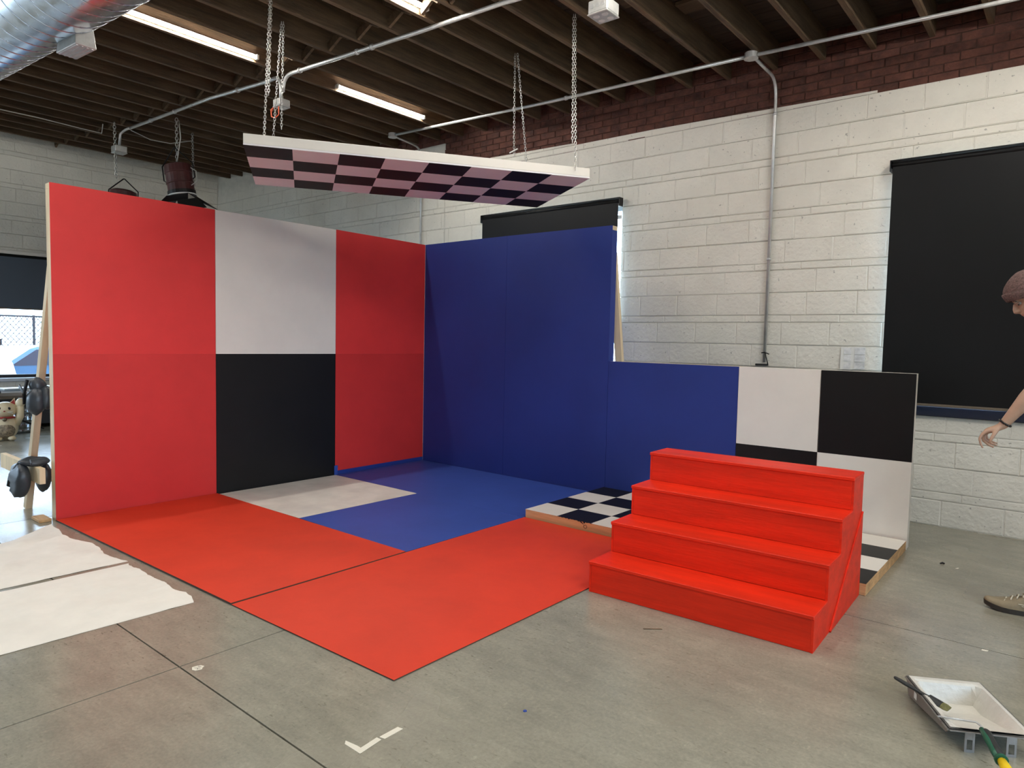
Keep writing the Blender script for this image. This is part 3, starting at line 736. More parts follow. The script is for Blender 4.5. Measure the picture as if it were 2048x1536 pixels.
sq_box((-3.77, -1.75, 3.69), .07, 'flat grey box at the end of the conduit above the red flat', knock=False)
# thin cables
def cable(pts, r, mat, label):
    return tag(MB().sweep(pts, r, seg=5).build('loose_cable', MT[mat], smooth=True), label, 'cable')
cable([(-4.40, -2.83, 4.02), (-4.29, -2.46, 3.995), (-4.27, -2.0, 3.975), (-4.24, -1.78, 3.965), (-4.0, -1.85, 4.02)], .006, 'wirewht', 'thin pale cable sagging under the far joists by the duct')
cable([(-3.79, -1.60, 3.97), (-3.88, -1.32, 3.93), (-3.80, -1.10, 3.92), (-3.55, -.93, 3.955)], .005, 'wirewht', 'thin pale cable sagging between the stage lamp chains')
cable([(-2.83, -1.43, 3.96), (-2.79, -1.43, 3.75), (-2.85, -1.43, 3.58), (-2.92, -1.42, 3.46)], .007, 'wirewht', 'pale cable running down the chain of the burgundy stage lamp')

# stage lamps hanging behind the red flat
def stage_lamp(name, label, p, tilt_axis, tilt, s=1.0, doors=True, yoke_h=.20):
    t = thing(name, label, 'stage lamp', p, math.radians(40))
    R = Matrix.Rotation(tilt, 4, tilt_axis)
    def lm(prof, nm, mat): return MB().lathe(prof, seg=24).xform(R).build(nm, MT[mat], t, smooth=False)
    lm([(.10*s, .20*s), (.15*s, .18*s), (.158*s, .10*s), (.158*s, .085*s), (.150*s, .08*s), (.150*s, -.02*s), (.158*s, -.025*s), (.158*s, -.04*s), (.150*s, -.045*s), (.150*s, -.13*s)], 'housing', 'burgundy')
    lm([(.160*s, -.175*s), (.160*s, -.131*s)], 'lens_ring', 'blkmetal')
    lm([(.165*s, -.192*s), (.165*s, -.176*s)], 'rim', 'tubecap')
    for sx in (-1, 1):
        MB().sweep([R @ Vector(q) for q in [(sx*.16*s, 0, 0), (sx*.19*s, 0, .02*s), (sx*.185*s, 0, .19*s), (sx*.004*s, 0, (.20 + yoke_h)*s)]], .012*s, .006*s, seg=6, side=(0, 1, 0)).build('yoke_arm', MT['blkmetal'], t)
    if doors:
        for a, l in ((0, .26), (PI, .20), (PI/2, .16), (-PI/2, .16)):
            D = R @ Matrix.Rotation(a, 4, 'Z')
            MB().add([D @ Vector(v) for v in [(.13*s, -.13*s, -.195*s), (.13*s, .13*s, -.195*s), (.13*s + l*.75*s, .17*s, -.195*s - l*.65*s), (.13*s + l*.75*s, -.17*s, -.195*s - l*.65*s),
                                              (.134*s, -.13*s, -.191*s), (.134*s, .13*s, -.191*s), (.136*s + l*.75*s, .17*s, -.190*s - l*.65*s), (.136*s + l*.75*s, -.17*s, -.190*s - l*.65*s)]],
                     [(0,1,2,3),(7,6,5,4),(0,4,5,1),(1,5,6,2),(2,6,7,3),(3,7,4,0)]).build('barn_door', MT['blkmetal'], t)
    return t
l1 = stage_lamp('stage_lamp', 'burgundy drum stage lamp with black barn doors over the red flat', (-2.84, -1.42, 3.245), 'Y', math.radians(-9))
MB().sweep([(.17, -.08, .14), (.24, -.09, .10), (.25, -.09, -.02), (.18, -.09, -.07)], .006, seg=6).build('safety_cord', MT['wirewht'], l1, smooth=True)
stage_lamp('stage_lamp', 'dark stage lamp whose open yoke just shows above the red flat', (-3.70, -1.745, 2.98), 'Y', math.radians(4), 1.0, True, .14)
chain((-2.90, -1.425, 3.63), (-2.905, -1.424, 4.0), 'doubled chain holding the burgundy stage lamp', link=.05, wd=.017, wire=.005)
chain((-2.91, -1.425, 3.48), (-2.90, -1.425, 3.64), 'lower end of the chain hooked on the burgundy lamp', link=.045, wd=.014, wire=.005)
chain((-3.765, -1.79, 3.33), (-3.80, -1.79, 4.02), 'chain passing the flat grey box to the half hidden lamp', link=.05, wd=.017, wire=.005)
chain((-2.94, -1.2, 3.05), (-3.44, -.975, 4.02), 'lone chain running down to the black barn door of the lamp', link=.045, wd=.014, wire=.0045)

# ================================================================== BLINDS
def blind(name, label, axis, a0, a1, ztop, zbot, plane, bracket=True, wav=.004, fab='blind'):
    """fabric plane at 'plane' (y for axis x; x for axis y)"""
    t = thing(name, label, 'roller blind', (a0, plane, 0) if axis == 'x' else (plane, a0, 0), 0 if axis == 'x' else PI/2)
    wd = a1 - a0; nx, nz = 36, 30; m = MB(); vs = []; fs = []
    sgn = 1 if axis == 'x' else 1
    for i in range(nx + 1):
        for k in range(nz + 1):
            x = wd*i/nx; z = zbot + (ztop - .03 - zbot)*k/nz
            dd = wav * (noise.noise(Vector((x*1.6 + a0, z*.7, 3.1))) * 2 + .5*noise.noise(Vector((x*5, z*1.2 + x*2, 7.7)))) * min(1, (ztop - z)*2 + .1)
            vs.append((x, dd, z))
    for i in range(nx):
        for k in range(nz):
            a = i*(nz+1) + k; fs.append((a, a + nz + 1, a + nz + 2, a + 1))
    n0 = len(vs); vs += [(x, y + .0015, z) for x, y, z in vs]; fs += [tuple(q + n0 for q in reversed(f)) for f in fs]
    m.add(vs, fs).build('fabric', MT[fab], t, smooth=True)
    MB().add([(x, y + .003, z) for x, y, z in vs[:n0]], fs[:n0 and nx*nz]).build('lining', MT['tubecap'], t, smooth=True)
    MB().sweep([(-.01, .018, ztop - .012), (wd + .01, .018, ztop - .012)], .024, seg=14, side=(0, 0, 1)).build('roller', MT['blind'], t, smooth=True)
    MB().box((-.005, -.006, zbot - .016), (wd + .005, .008, zbot + .004)).build('hem_bar', MT['benchtop'], t, bevel=.003)
    for x in (-.02, wd + .012): MB().box((x, -.015, ztop - .065), (x + .008, .062, ztop + .018)).build('bracket', MT['blkmetal'], t, bevel=.002)
    MB().box((-.02, -.012, ztop + .018), (wd + .02, .062, ztop + .024)).build('headrail', MT['blkmetal'], t)
    return t
blind('roller_blind', 'black roller blind showing above the blue wall', 'x', .105, 1.985, 2.855, 1.6, .825)
blind('roller_blind', 'large black roller blind behind the person in the beanie', 'x', 4.495, 6.46, 2.855, .962, .825)
b3 = blind('roller_blind', 'half lowered black blind, glare painted in, over the bright window with the street view', 'y', W3[0] + .02, W3[1] - .02, 2.49, 1.71, X0 + .012, wav=.002, fab='hazed')
b3.location.x = X0 - .03
MB().box((1.95, .842, 2.66), (2.02, .847, 2.70)).build('window_latch', MT['tubecap']); tag(bpy.data.objects['window_latch'], 'small white latch beside the blind above the blue wall', 'latch')

# ================================================================== FAR CORNER BY THE STREET WINDOW
bn = thing('low_bench', 'low dark bench under the street window carrying books', 'bench', (-6.0, -2.9, 0))
MB().box((-.36, -1.3, .43), (.36, 1.6, .47)).build('top', MT['benchtop'], bn, bevel=.004)
MB().box((-.36, -1.28, .06), (.30, 1.58, .4295)).build('body', MT['bench'], bn)
for x in (-.3, .24):
    for yy in (-1.2, 1.45): MB().box((x, yy, 0), (x + .06, yy + .06, .0595)).build('foot', MT['bench'], bn)
bookcols = [(.42, .52, .60, 1), (.08, .10, .25, 1), (.55, .62, .68, 1), (.30, .27, .24, 1), (.62, .66, .70, 1), (.10, .13, .20, 1)]
bmats = [mk('book_cover_%d' % i, c, .5) for i, c in enumerate(bookcols)]
pg = mk('book_pages', (.62, .57, .48, 1), .8)
def book(x, y, z, lx, ly, h, rz, cm, label):
    t = thing('book', label, 'book', (x, y, z), rz, 'books on the low bench')
    MB().box((-lx/2 + .004, -ly/2 + .004, .004), (lx/2 - .008, ly/2 - .004, h - .004)).build('pages', pg, t)
    MB().box((-lx/2, -ly/2, 0), (lx/2, ly/2, .0038)).build('cover', cm, t); MB().box((-lx/2, -ly/2, h - .0038), (lx/2, ly/2, h)).build('cover', cm, t)
    MB().box((lx/2 - .0075, -ly/2, .0039), (lx/2, ly/2, h - .0039)).build('spine', cm, t)
zz = .4705
for k, (h, cm, dx) in enumerate([(.045, 3, 0), (.022, 4, .01), (.018, 0, -.02), (.02, 2, .015)]):
    book(-5.80 + dx, -2.42 + dx, zz, .24, .33, h, .1*k - .15, bmats[cm], ['thick grey book at the bottom of the stack by the red flat', 'pale book second in the stack by the red flat', 'light blue book third in the stack by the red flat', 'silvery book topping the stack by the red flat'][k]); zz += h + .0005
zz = .4705
for k, (h, cm, dx) in enumerate([(.05, 3, 0), (.05, 3, .02), (.016, 4, 0)]):
    book(-5.83 + dx, -2.04 + dx, zz, .25, .34, h, .08*k, bmats[cm], ['brown book lowest of the tall stack behind the brace', 'brown book in the middle of the tall stack behind the brace', 'pale blue book on top of the tall stack behind the brace'][k]); zz += h + .0005
zz = .4705
for k, (h, cm) in enumerate([(.02, 2), (.018, 1), (.018, 4), (.02, 1), (.016, 0)]):
    book(-5.78, -2.80 + .012*k, zz, .25, .32, h, -.2 + .12*k, bmats[cm], ['pale magazine at the bottom of the fanned pile above the cat', 'navy magazine second in the fanned pile above the cat', 'white magazine in the middle of the fanned pile above the cat', 'navy magazine fourth in the fanned pile above the cat', 'light blue magazine topping the fanned pile above the cat'][k]); zz += h + .0005

jg = thing('water_jug', 'clear empty water jug standing on the floor before the bench', 'jug', (-5.25, -2.47, 0))
MB().lathe([(.10, .002), (.13, .01), (.135, .05), (.128, .06), (.135, .07), (.135, .15), (.128, .16), (.135, .17), (.135, .26), (.128, .27), (.135, .28), (.134, .33), (.11, .375), (.05, .41), (.032, .42), (.030, .455)], seg=28).build('body', MT['jug'], jg, smooth=True)
MB().lathe([(.036, .456), (.036, .485)], seg=18).build('neck_ring', MT['jug'], jg)

ck = thing('lucky_cat_figurine', 'cream beckoning cat figurine with red ears on the floor at the photo edge', 'figurine', (-4.66, -2.79, 0), math.radians(72))
# local -y faces the room
MB().ellipsoid((0, 0, .17), (.135, .115, .17), 22, 14).build('body', MT['ceramic'], ck, smooth=True)
MB().ellipsoid((0, -.015, .385), (.125, .11, .10), 22, 14).build('head', MT['ceramic'], ck, smooth=True)
MB().ellipsoid((.0, -.07, .13), (.105, .065, .10), 18, 10).build('bib', MT['bib'], ck, smooth=True)
for s in (-1, 1):
    MB().add([(s*.035, -.02, .46), (s*.115, -.01, .43), (s*.10, -.015, .535), (s*.075, .03, .45)], [(0, 1, 2), (0, 2, 3), (1, 3, 2), (0, 3, 1)]).build('ear', MT['ceramic'], ck)
    MB().add([(s*.050, -.026, .466), (s*.105, -.018, .447), (s*.097, -.0215, .515), (s*.075, -.02, .46)], [(0, 1, 2), (0, 2, 3), (1, 3, 2), (0, 3, 1)]).build('inner_ear', MT['catred'], ck)
    MB().ellipsoid((s*.047, -.108, .405), (.017, .010, .020), 12, 8).build('eye', MT['blkmetal'], ck, smooth=True)
    MB().ellipsoid((s*.07, -.09, .03), (.045, .06, .03), 14, 8).build('foot', MT['ceramic'], ck, smooth=True)
    for k in (-1, 1): MB().sweep([(s*.03, -.125, .365), (s*.09, -.135, .36 + .012*k)], .0025, seg=4).build('whisker', MT['tubecap'], ck)
MB().ellipsoid((0, -.128, .375), (.012, .010, .008), 8, 6).build('nose', MT['catred'], ck, smooth=True)
MB().sweep([(.11, -.02, .20), (.155, -.04, .30), (.16, -.05, .44)], [.045, .042, .04], seg=12).build('raised_arm', MT['ceramic'], ck, smooth=True)
MB().ellipsoid((.16, -.055, .47), (.05, .045, .06), 14, 9).build('paw', MT['ceramic'], ck, smooth=True)
MB().sweep([(.10*math.cos(a), -.01 + .095*math.sin(a), .29) for a in [2*PI*k/20 for k in range(20)]], .013, seg=6, closed=True).build('collar', MT['catred'], ck, smooth=True)
MB().ellipsoid((0, -.115, .27), (.025, .025, .025), 12, 8).build('bell', MT['catgold'], ck, smooth=True)
rod = MB().sweep([(-5.05, -3.35, .62), (-4.75, -2.35, .10)], .012, seg=8).build('black_pole', MT['blkmetal'], smooth=True); tag(rod, 'thin black stand pole slanting in front of the water jug', 'pole')

# outdoors: fence, car, a wrapped tree base
fn = thing('chain_link_fence', 'chain link fence beyond the street window', 'fence', (-13.5, 0, 0))
for k in range(-3, 4):
    MB().sweep([(0, 2.6*k, -.22), (0, 2.6*k, 1.75)], .03, seg=8).build('post', MT['fence'], fn)
MB().sweep([(0, -8, 1.72), (0, 8, 1.72)], .022, seg=6).build('top_rail', MT['fence'], fn)
m = MB(); pitch = .11; H = 1.9
k = -8.0
while k < 8:
    for s in (1, -1):
        a = (0 if s > 0 else .004, k, -.2); b = (0 if s > 0 else .004, k + s*H*.8, -.2 + H)
        m.sweep([a, b], .0085, seg=4, cap=False, side=(1, 0, 0))
    k += pitch
wm = m.build('wire_mesh', MT['fence'], fn); wm['kind'] = 'stuff'
cr = thing('parked_car', 'bright blue parked car outside the street window', 'car', (-10.2, -.9, -.22), PI/2)
prof = [(-2.1, .30), (-2.05, .72), (-1.55, .86), (-.75, .92), (-.25, 1.30), (.95, 1.32), (1.55, .95), (2.05, .90), (2.1, .35), (1.7, .25), (-1.7, .25)]
MB().prism(prof, 'y', -.82, .82).build('body', MT['carblue'], cr, bevel=.06)
MB().prism([(-.62, .95), (-.22, 1.25), (.90, 1.27), (1.38, .97)], 'y', -.83, .83).build('side_window', MT['navy'], cr)
for x in (-1.3, 1.3):
    for s in (-1, 1):
        wq = MB().sweep([(x, s*.70, .32), (x, s*.86, .32)], .32, seg=24, side=(0, 0, 1)).build('wheel', MT['rubber'], cr)
        MB().sweep([(x, s*.861, .32), (x, s*.875, .32)], .20, seg=16, side=(0, 0, 1)).build('hub', MT['galv'], wq)
for s in (-1, 1): MB().ellipsoid((-2.06, s*.6, .66), (.06, .14, .06), 10, 6).build('headlight', MT['tubecap'], cr, smooth=True)
tk = thing('wrapped_bundle', 'pale wrapped bundle standing outside the street window', 'bundle', (-7.9, -2.05, -.22))
m = MB().lathe([(.22, 0), (.27, .3), (.25, .7), (.18, 1.05), (.09, 1.25), (.04, 1.36)], seg=16)
for i, v in enumerate(m.v):
    q = Vector(v); n = noise.noise(q*5)*.12; m.v[i] = (q.x*(1+n), q.y*(1+n), q.z)
m.build('wrapping', MT['paper'], tk, smooth=True)
MB().sweep([(0, 0, 1.3), (.01, 0, 1.46)], .04, seg=8).build('tie', MT['fence'], tk)

# ================================================================== FLOOR ITEMS
def paper_sheet(name, label, c00, c10, c11, c01, rag, seed, lift=None, nx=60, ny=44):
    """bilinear sheet; v runs along the strip, u across; ragged edge at v=1"""
    vs = []; fs = []; P = [Vector(c) for c in (c00, c10, c11, c01)]
    for i in range(nx + 1):
        u = i / nx
        for j in range(ny + 1):
            v = j / ny; vv = v
            if v > .9: vv = .9 + (v - .9) * (1 + rag * (noise.noise(Vector((u*3, seed, 0))) + .18*noise.noise(Vector((u*13, seed, 4)))))
            p = (P[0]*(1-u) + P[1]*u)*(1-vv) + (P[3]*(1-u) + P[2]*u)*vv
            h = .004 + .020 * max(0, noise.noise(Vector((p.x*5 + p.y*2, p.y*11, seed)))) + .010*abs(noise.noise(Vector((p.x*12, p.y*9 + p.x*6, seed + 9)))) + .004*abs(noise.noise(Vector((p.x*30, p.y*26, seed + 3))))
            e = min(u, 1-u)*8; h *= min(1, .25 + e)
            if lift: h += lift(u, v)
            vs.append((p.x, p.y, h))
    for i in range(nx):
        for j in range(ny):
            a = i*(ny+1) + j; fs.append((a, a + ny + 1, a + ny + 2, a + 1))
    n0 = len(vs); vs += [(x, y, z - .0006) for x, y, z in vs]; fs2 = [tuple(q + n0 for q in reversed(f)) for f in fs]
    o = MB().add(vs, fs + fs2).build(name, MT['paper'], smooth=True); return tag(o, label, 'paper')
paper_sheet('masking_paper', 'crinkled white paper sheet whose corner curls up by the red floor edge', (.90, -5.6, 0), (1.362, -6.0, 0), (1.345, -3.675, 0), (.300, -3.765, 0), .35, 2.0,
            lift=lambda u, v: .05*max(0, 1 - u*5)*max(0, (v - .86)/.14))
paper_sheet('masking_paper', 'crinkled white paper sheet nearest the bare concrete, with a torn end', (1.40, -6.0, 0), (2.22, -6.2, 0), (2.268, -3.715, 0), (1.392, -3.690, 0), .30, 6.0)

def flat_piece(name, poly, mat, label, cat, th=.0008):
    return tag(MB().prism(poly, 'z', .0003, .0003 + th).build(name, MT[mat]), label, cat)
tp = thing('tape_mark', 'cream tape mark forming a corner on the floor', 'tape', (3.936, -3.95, 0))
MB().prism([(-.084, .004), (-.070, -.010), (.012, -.010), (.010, .012), (-.03, .012)], 'z', .0003, .0011).build('tape_strip', MT['tape'], tp)
MB().prism([(-.010, .0), (.014, -.008), (.004, .088), (-.018, .086)], 'z', .0012, .0019).build('tape_strip', MT['tape'], tp)
flat_piece('tape_mark', [(3.921, -3.855), (3.944, -3.850), (3.944, -3.768), (3.921, -3.772)], 'tape', 'single short cream tape strip beyond the taped corner', 'tape')
tgp = thing('paper_tag', 'torn cream tag with dark scribbles near the floor joint', 'tag', (2.972, -4.032, 0))
MB().prism([(-.022, -.016), (.0, -.026), (.016, -.02), (.024, .004), (.012, .012), (.004, .024), (-.012, .018), (-.020, .004)], 'z', .0003, .0010).build('tag_paper', MT['tape'], tgp)
for p, q in (((-.012, -.012), (-.004, .012)), ((-.002, -.014), (.004, .006)), ((.010, -.012), (.012, .004)), ((-.014, .006), (.004, .012)), ((.002, -.004), (.012, -.010))):
    MB().sweep([(p[0], p[1], .0013), ((p[0]+q[0])/2 + .002, (p[1]+q[1])/2, .0013), (q[0], q[1], .0013)], .0010, .0003, seg=4, side=(1, 0, 0)).build('scribble', MT['hair'], tgp)
flat_piece('paint_chip', [(4.192, -3.394), (4.200, -3.392), (4.202, -3.384), (4.195, -3.381), (4.190, -3.387)], 'bluefloor', 'tiny blue paint chip on the concrete', 'paint chip', .004)
m = MB().sweep([(5.100, -.200, .004), (5.112, -.192, .009), (5.120, -.185, .005), (5.114, -.178, .004)], [.004, .006, .006, .003], seg=6).build('tape_scrap', MT['blkmetal'], smooth=True); tag(m, 'small black scrap on the floor by the low wall', 'scrap')
flat_piece('paper_scrap', [(5.19, -.245), (5.20, -.243), (5.206, -.222), (5.200, -.220)], 'tape', 'tiny white scrap on the floor near the black scrap', 'scrap', .002)
flat_piece('paper_scrap', [(5.448, -1.565), (5.470, -1.562), (5.474, -1.548), (5.450, -1.552)], 'tape', 'small pale scrap on the floor between the tray and the shoe', 'scrap', .002)
flat_piece('wood_splinter', [(4.16, -2.42), (4.166, -2.424), (4.235, -2.365), (4.228, -2.362)], 'joist', 'thin dark splinter on the floor before the steps', 'splinter', .002)

# printed sheet taped on the block wall
MT['print'] = mk('printed_panels', (.80, .80, .80, 1), .7, col2=(.44, .45, .46, 1), scale=16, stretch=(1, 1, 1.4))
ps = thing('printed_sheet', 'printed storyboard sheets taped on the white block wall above the low flat', 'paper', (4.160, .893, 1.205))
def bowed(x0, x1, z0, z1, d):
    vs = [(x0, -d, z0), (x1, -d*.4, z0), (x1, 0, z1), (x0, -d*.3, z1)]; vs += [(a, b + .0012, c) for a, b, c in vs]
    return MB().add(vs, [(0,1,2,3),(7,6,5,4),(0,4,5,1),(1,5,6,2),(2,6,7,3),(3,7,4,0)])
bowed(.005, .095, .0, .188, .010).build('sheet', MT['tubecap'], ps); bowed(.085, .193, .002, .190, .003).build('sheet', MT['tubecap'], ps)
for i in range(2):
    for j in range(3):
        x = .012 + .090*i + (.012 if i else .018); z = .008 + .061*j
        bowed(x, x + (.078 if i else .055), z, z + .052, .006).xform(Matrix.Translation((0, -.004, 0))).build('picture_panel', MT['print'], ps)
# black tie at the foot of the wall conduit
cb = thing('cord_tie', 'black cord tied round the bottom of the wall conduit', 'cord', (3.53, .86, 1.24))
MB().sweep([(.012, -.005, .09), (.02, -.012, .06), (.032, -.012, .02), (.042, -.012, -.02)], .005, seg=6).build('cord', MT['rubber'], cb, smooth=True)
MB().sweep([(-.02, -.012, .085), (.01, -.016, .092), (.05, -.016, .075)], .005, seg=6).build('knot', MT['rubber'], cb, smooth=True)
MB().box((-.07, -.02, -.03), (.04, .01, -.012)).build('base_clip', MT['rubber'], cb, bevel=.003)

# paint tray
U = Vector((.872, .489, 0)); V = Vector((.449, -.894, 0)); TO = Vector((5.258, -2.262, 0))
ang = math.atan2(U.y, U.x)
tr = thing('paint_tray', 'metal paint tray coated in white paint on the concrete floor', 'paint tray', TO, ang)
# local x across (0..TW), local -y along (0..TL)
TW, TL, TZ = .268, .385, .078
def tray_z(s):
    if s < .03: return TZ
    if s < .055: return TZ + (.006 - TZ) * (s - .03)/.025
    if s < .13: return .006
    if s < .355: return .006 + (.062 - .006) * (s - .13)/.225
    return .062 + (TZ - .062) * (s - .355)/.03
def tray_surface(off, inset):
    ss = [.0, .022, .032, .055, .09, .13, .17, .21, .25, .29, .33, .355, .372, TL]; us = [0, .012, .03, .045, .10, .134, .17, .223, .238, .256, TW]
    vs = []; fs = []
    for s in ss:
        for u in us:
            e = min(u, TW - u); wall = max(0, 1 - max(0, e - .012)/.032)
            z = max(tray_z(s), tray_z(s)*(1 - wall) + TZ*wall)
            vs.append((inset + u*(1 - 2*inset/TW), -(inset + s*(1 - 2*inset/TL)), z + off))
    n = len(us)
    for i in range(len(ss) - 1):
        for k in range(n - 1): fs.append((i*n + k, i*n + k + 1, (i+1)*n + k + 1, (i+1)*n + k))
    n0 = len(vs); vs += [(x, y, z - .0012) for x, y, z in vs]; fs += [tuple(q + n0 for q in reversed(f)) for f in fs]
    return MB().add(vs, fs)
tray_surface(0, 0).build('pan', MT['traymetal'], tr, smooth=False)
tray_surface(.0018, .006).build('paint_coat', MT['wetpaint'], tr, smooth=False)
m = MB()
for a, b in (((0, 0), (TW, 0)), ((TW, 0), (TW, -TL)), ((TW, -TL), (0, -TL)), ((0, -TL), (0, 0))):
    m.sweep([(a[0], a[1], TZ - .007), (b[0], b[1], TZ - .007)], .002, .0075, seg=6, side=(0, 0, 1) if False else None)
m.build('rim', MT['traymetal'], tr)
MB().add([(0, -.03, .01), (0, -.36, .05), (0, -.38, .07), (0, -.0, .07), (.004, -.03, .01), (.004, -.36, .05), (.004, -.38, .07), (.004, -.0, .07)], [(0,1,2,3),(7,6,5,4),(0,4,5,1),(1,5,6,2),(2,6,7,3),(3,7,4,0)]).build('side_wall', MT['traymetal'], tr)
MB().add([(TW, -.03, .01), (TW, -.36, .05), (TW, -.38, .07), (TW, -.0, .07), (TW-.004, -.03, .01), (TW-.004, -.36, .05), (TW-.004, -.38, .07), (TW-.004, -.0, .07)], [(0,1,2,3),(7,6,5,4),(0,4,5,1),(1,5,6,2),(2,6,7,3),(3,7,4,0)]).build('side_wall', MT['traymetal'], tr)
MB().box((-.0012, -.11, .030), (-.0004, -.085, .055)).build('label', MT['tubecap'], tr)
for x in (.065, .195):
    lg = MB(); lg.box((x - .016, -TL - .004, .0), (x - .009, -TL - .001, .070)); lg.box((x + .009, -TL - .004, .0), (x + .016, -TL - .001, .070)); lg.box((x - .0088, -TL - .004, .045), (x + .0088, -TL - .001, .070)); lg.box((x - .0088, -TL - .004, .0), (x + .0088, -TL - .001, .010))
    lg.build('leg', MT['traymetal'], tr)
# brush across the tray rim
pb = thing('paint_brush', 'black handled paint brush resting on the tray rim', 'paint brush', (5.232, -2.365, 0))
h0 = Vector((0, 0, .100)); d1 = (Vector((.128, -.030, .072)) - h0)
MB().sweep([h0 + d1*f for f in (0, .04, .3, .6, .85, .95)], [.004, .008, .0105, .0085, .007, .010], [.004, .006, .007, .006, .006, .007], seg=12, side=(0, 1, 0)).build('handle', MT['rubber'], pb, smooth=True)
MB().sweep([h0 + d1*f for f in (.955, 1.30)], [.021, .022], [.009, .009], seg=10, side=(0.2, 1, 0)).build('ferrule', MT['rubber'], pb)
MB().sweep([h0 + d1*f for f in (1.305, 1.40, 1.50)], [.021, .024, .022], [.009, .008, .004], seg=10, side=(0.2, 1, 0)).build('bristles', MT['bristle'], pb)
# roller frame and pole
rf = thing('paint_roller', 'paint roller frame with green and black grip on a yellow pole', 'paint roller', (5.43, -2.57, 0))
o = Vector((5.43, -2.57, 0))
wp = [(5.405, -2.555, .086), (5.46, -2.535, .088), (5.515, -2.515, .089), (5.530, -2.53, .089), (5.545, -2.56, .088)]
MB().sweep([Vector(p) - o for p in wp], .0036, seg=8).build('wire', MT['galv'], rf, smooth=True)
ga = Vector((5.545, -2.56, .088)); gb = Vector((5.600, -2.70, .078)); gd = gb - ga
MB().sweep([ga - o + gd*f - Vector((0, 0, .001)) for f in (0, .08, .4, .75, 1)], [.012, .016, .0145, .017, .016], seg=12).build('grip', MT['rubber'], rf, smooth=True)
MB().sweep([ga - o + gd*f + Vector((-.009, -.004, .004)) for f in (-.02, .3, .8, 1.0)], [.008, .010, .010, .009], seg=8).build('grip_side', MT['green'], rf, smooth=True)
MB().sweep([gb - o, gb - o + gd*.06], .020, seg=14).build('collar', MT['green'], rf)
MB().sweep([gb - o + gd*f for f in (.065, .3, 1.5, 3.2)], [.013, .016, .016, .016], seg=12).build('pole', MT['yellow'], rf, smooth=True)

# ================================================================== PERSON (stands half out of the picture, facing along the wall)
def remeshed(name, mb, mat, parent, voxel, smooth_it=6, dec=None):
    me = mb.mesh(name + '_raw', mat); bm = bmesh.new(); bm.from_mesh(me); bmesh.ops.recalc_face_normals(bm, faces=bm.faces); bm.to_mesh(me); bm.free()
    o = bpy.data.objects.new(name, me); COL.objects.link(o)
    r = o.modifiers.new('r', 'REMESH'); r.mode = 'VOXEL'; r.voxel_size = voxel
    s = o.modifiers.new('s', 'SMOOTH'); s.factor = .5; s.iterations = smooth_it
    if dec: d = o.modifiers.new('d', 'DECIMATE'); d.ratio = dec
    dg = bpy.context.evaluated_depsgraph_get(); me2 = bpy.data.meshes.new_from_object(o.evaluated_get(dg), depsgraph=dg)
    o.modifiers.clear(); o.data = me2; me2.materials.clear(); me2.materials.append(mat); me2.shade_smooth()
    o.parent = parent; o.name = name; return o
pe = thing('person', 'person in a brown beanie and black shirt leaning at the photo edge', 'person', (0, 0, 0))
body = MB()
HC = Vector((5.522, -.83, 1.680)); th = math.radians(36)
HF = Vector((-math.cos(th), 0, -math.sin(th))); HU = Vector((-math.sin(th), 0, math.cos(th))); HS = Vector((0, -1, 0))
def hp(f, s, u): return HC + HF*f + HS*s + HU*u
rows = [(-.130, .040, -.050, .048), (-.114, .080, -.045, .040), (-.104, .091, -.050, .048), (-.088, .090, -.062, .055), (-.072, .086, -.074, .060), (-.052, .0905, -.084, .0640), (-.032, .0895, -.092, .0675),
        (-.012, .088, -.098, .070), (.004, .083, -.101, .0715), (.018, .090, -.103, .073), (.030, .094, -.104, .0745), (.055, .092, -.104, .076), (.080, .078, -.094, .071), (.102, .042, -.066, .050), (.115, .004, -.024, .018)]
vs = []; fs = []; n = 28
for (u, f, b, wd) in rows:
    c = (f + b)/2 - .005
    for k in range(n):
        a = 2*PI*k/n; ca, sa = math.cos(a), math.sin(a)
        fx = c + (f - c)*abs(ca)**.9*(1 if ca > 0 else 0) + (c - b)*ca*(1 if ca <= 0 else 0)
        fx = c + ((f - c) if ca > 0 else (c - b)) * ca
        ww = wd * (math.copysign(abs(sa)**.9, sa)) * (1 - (.10 if ca > .3 else 0)*ca)
        # eye sockets
        dent = .008*math.exp(-((u - .002)/.012)**2) * math.exp(-((abs(ww) - .032)/.014)**2) if ca > 0 else 0
        vs.append(hp(fx - dent, ww, u))
for i in range(len(rows) - 1):
    for k in range(n): fs.append((i*n + k, i*n + (k+1) % n, (i+1)*n + (k+1) % n, (i+1)*n + k))
fs.append(tuple(range(n))); fs.append(tuple((len(rows)-1)*n + k for k in range(n)))
body.add(vs, fs)
# nose, brow, lips, ears
body.sweep([hp(.080, 0, .018), hp(.094, 0, .004), hp(.107, 0, -.014), hp(.113, 0, -.026), hp(.100, 0, -.036)], [.007, .009, .011, .013, .010], [.010, .011, .011, .011, .008], seg=12, side=tuple(HS))
for s in (-1, 1):
    body.ellipsoid(hp(.098, s*.012, -.030), (.009, .008, .008), 10, 8)
    body.ellipsoid(hp(.084, s*.030, .017), (.012, .022, .007), 10, 8)
    body.ellipsoid(hp(.060, s*.040, -.024), (.014, .014, .018), 10, 8)
    body.ellipsoid(hp(-.012, s*.074, -.010), (.018, .009, .030), 12, 8, Matrix.Rotation(th, 3, 'Y'))
body.ellipsoid(hp(.0905, 0, -.0505), (.010, .022, .0065), 12, 8, Matrix.Rotation(-th, 3, 'Y'))
body.ellipsoid(hp(.0885, 0, -.0635), (.010, .019, .0070), 12, 8, Matrix.Rotation(-th, 3, 'Y'))
body.ellipsoid(hp(.080, 0, -.100), (.016, .024, .014), 12, 8)
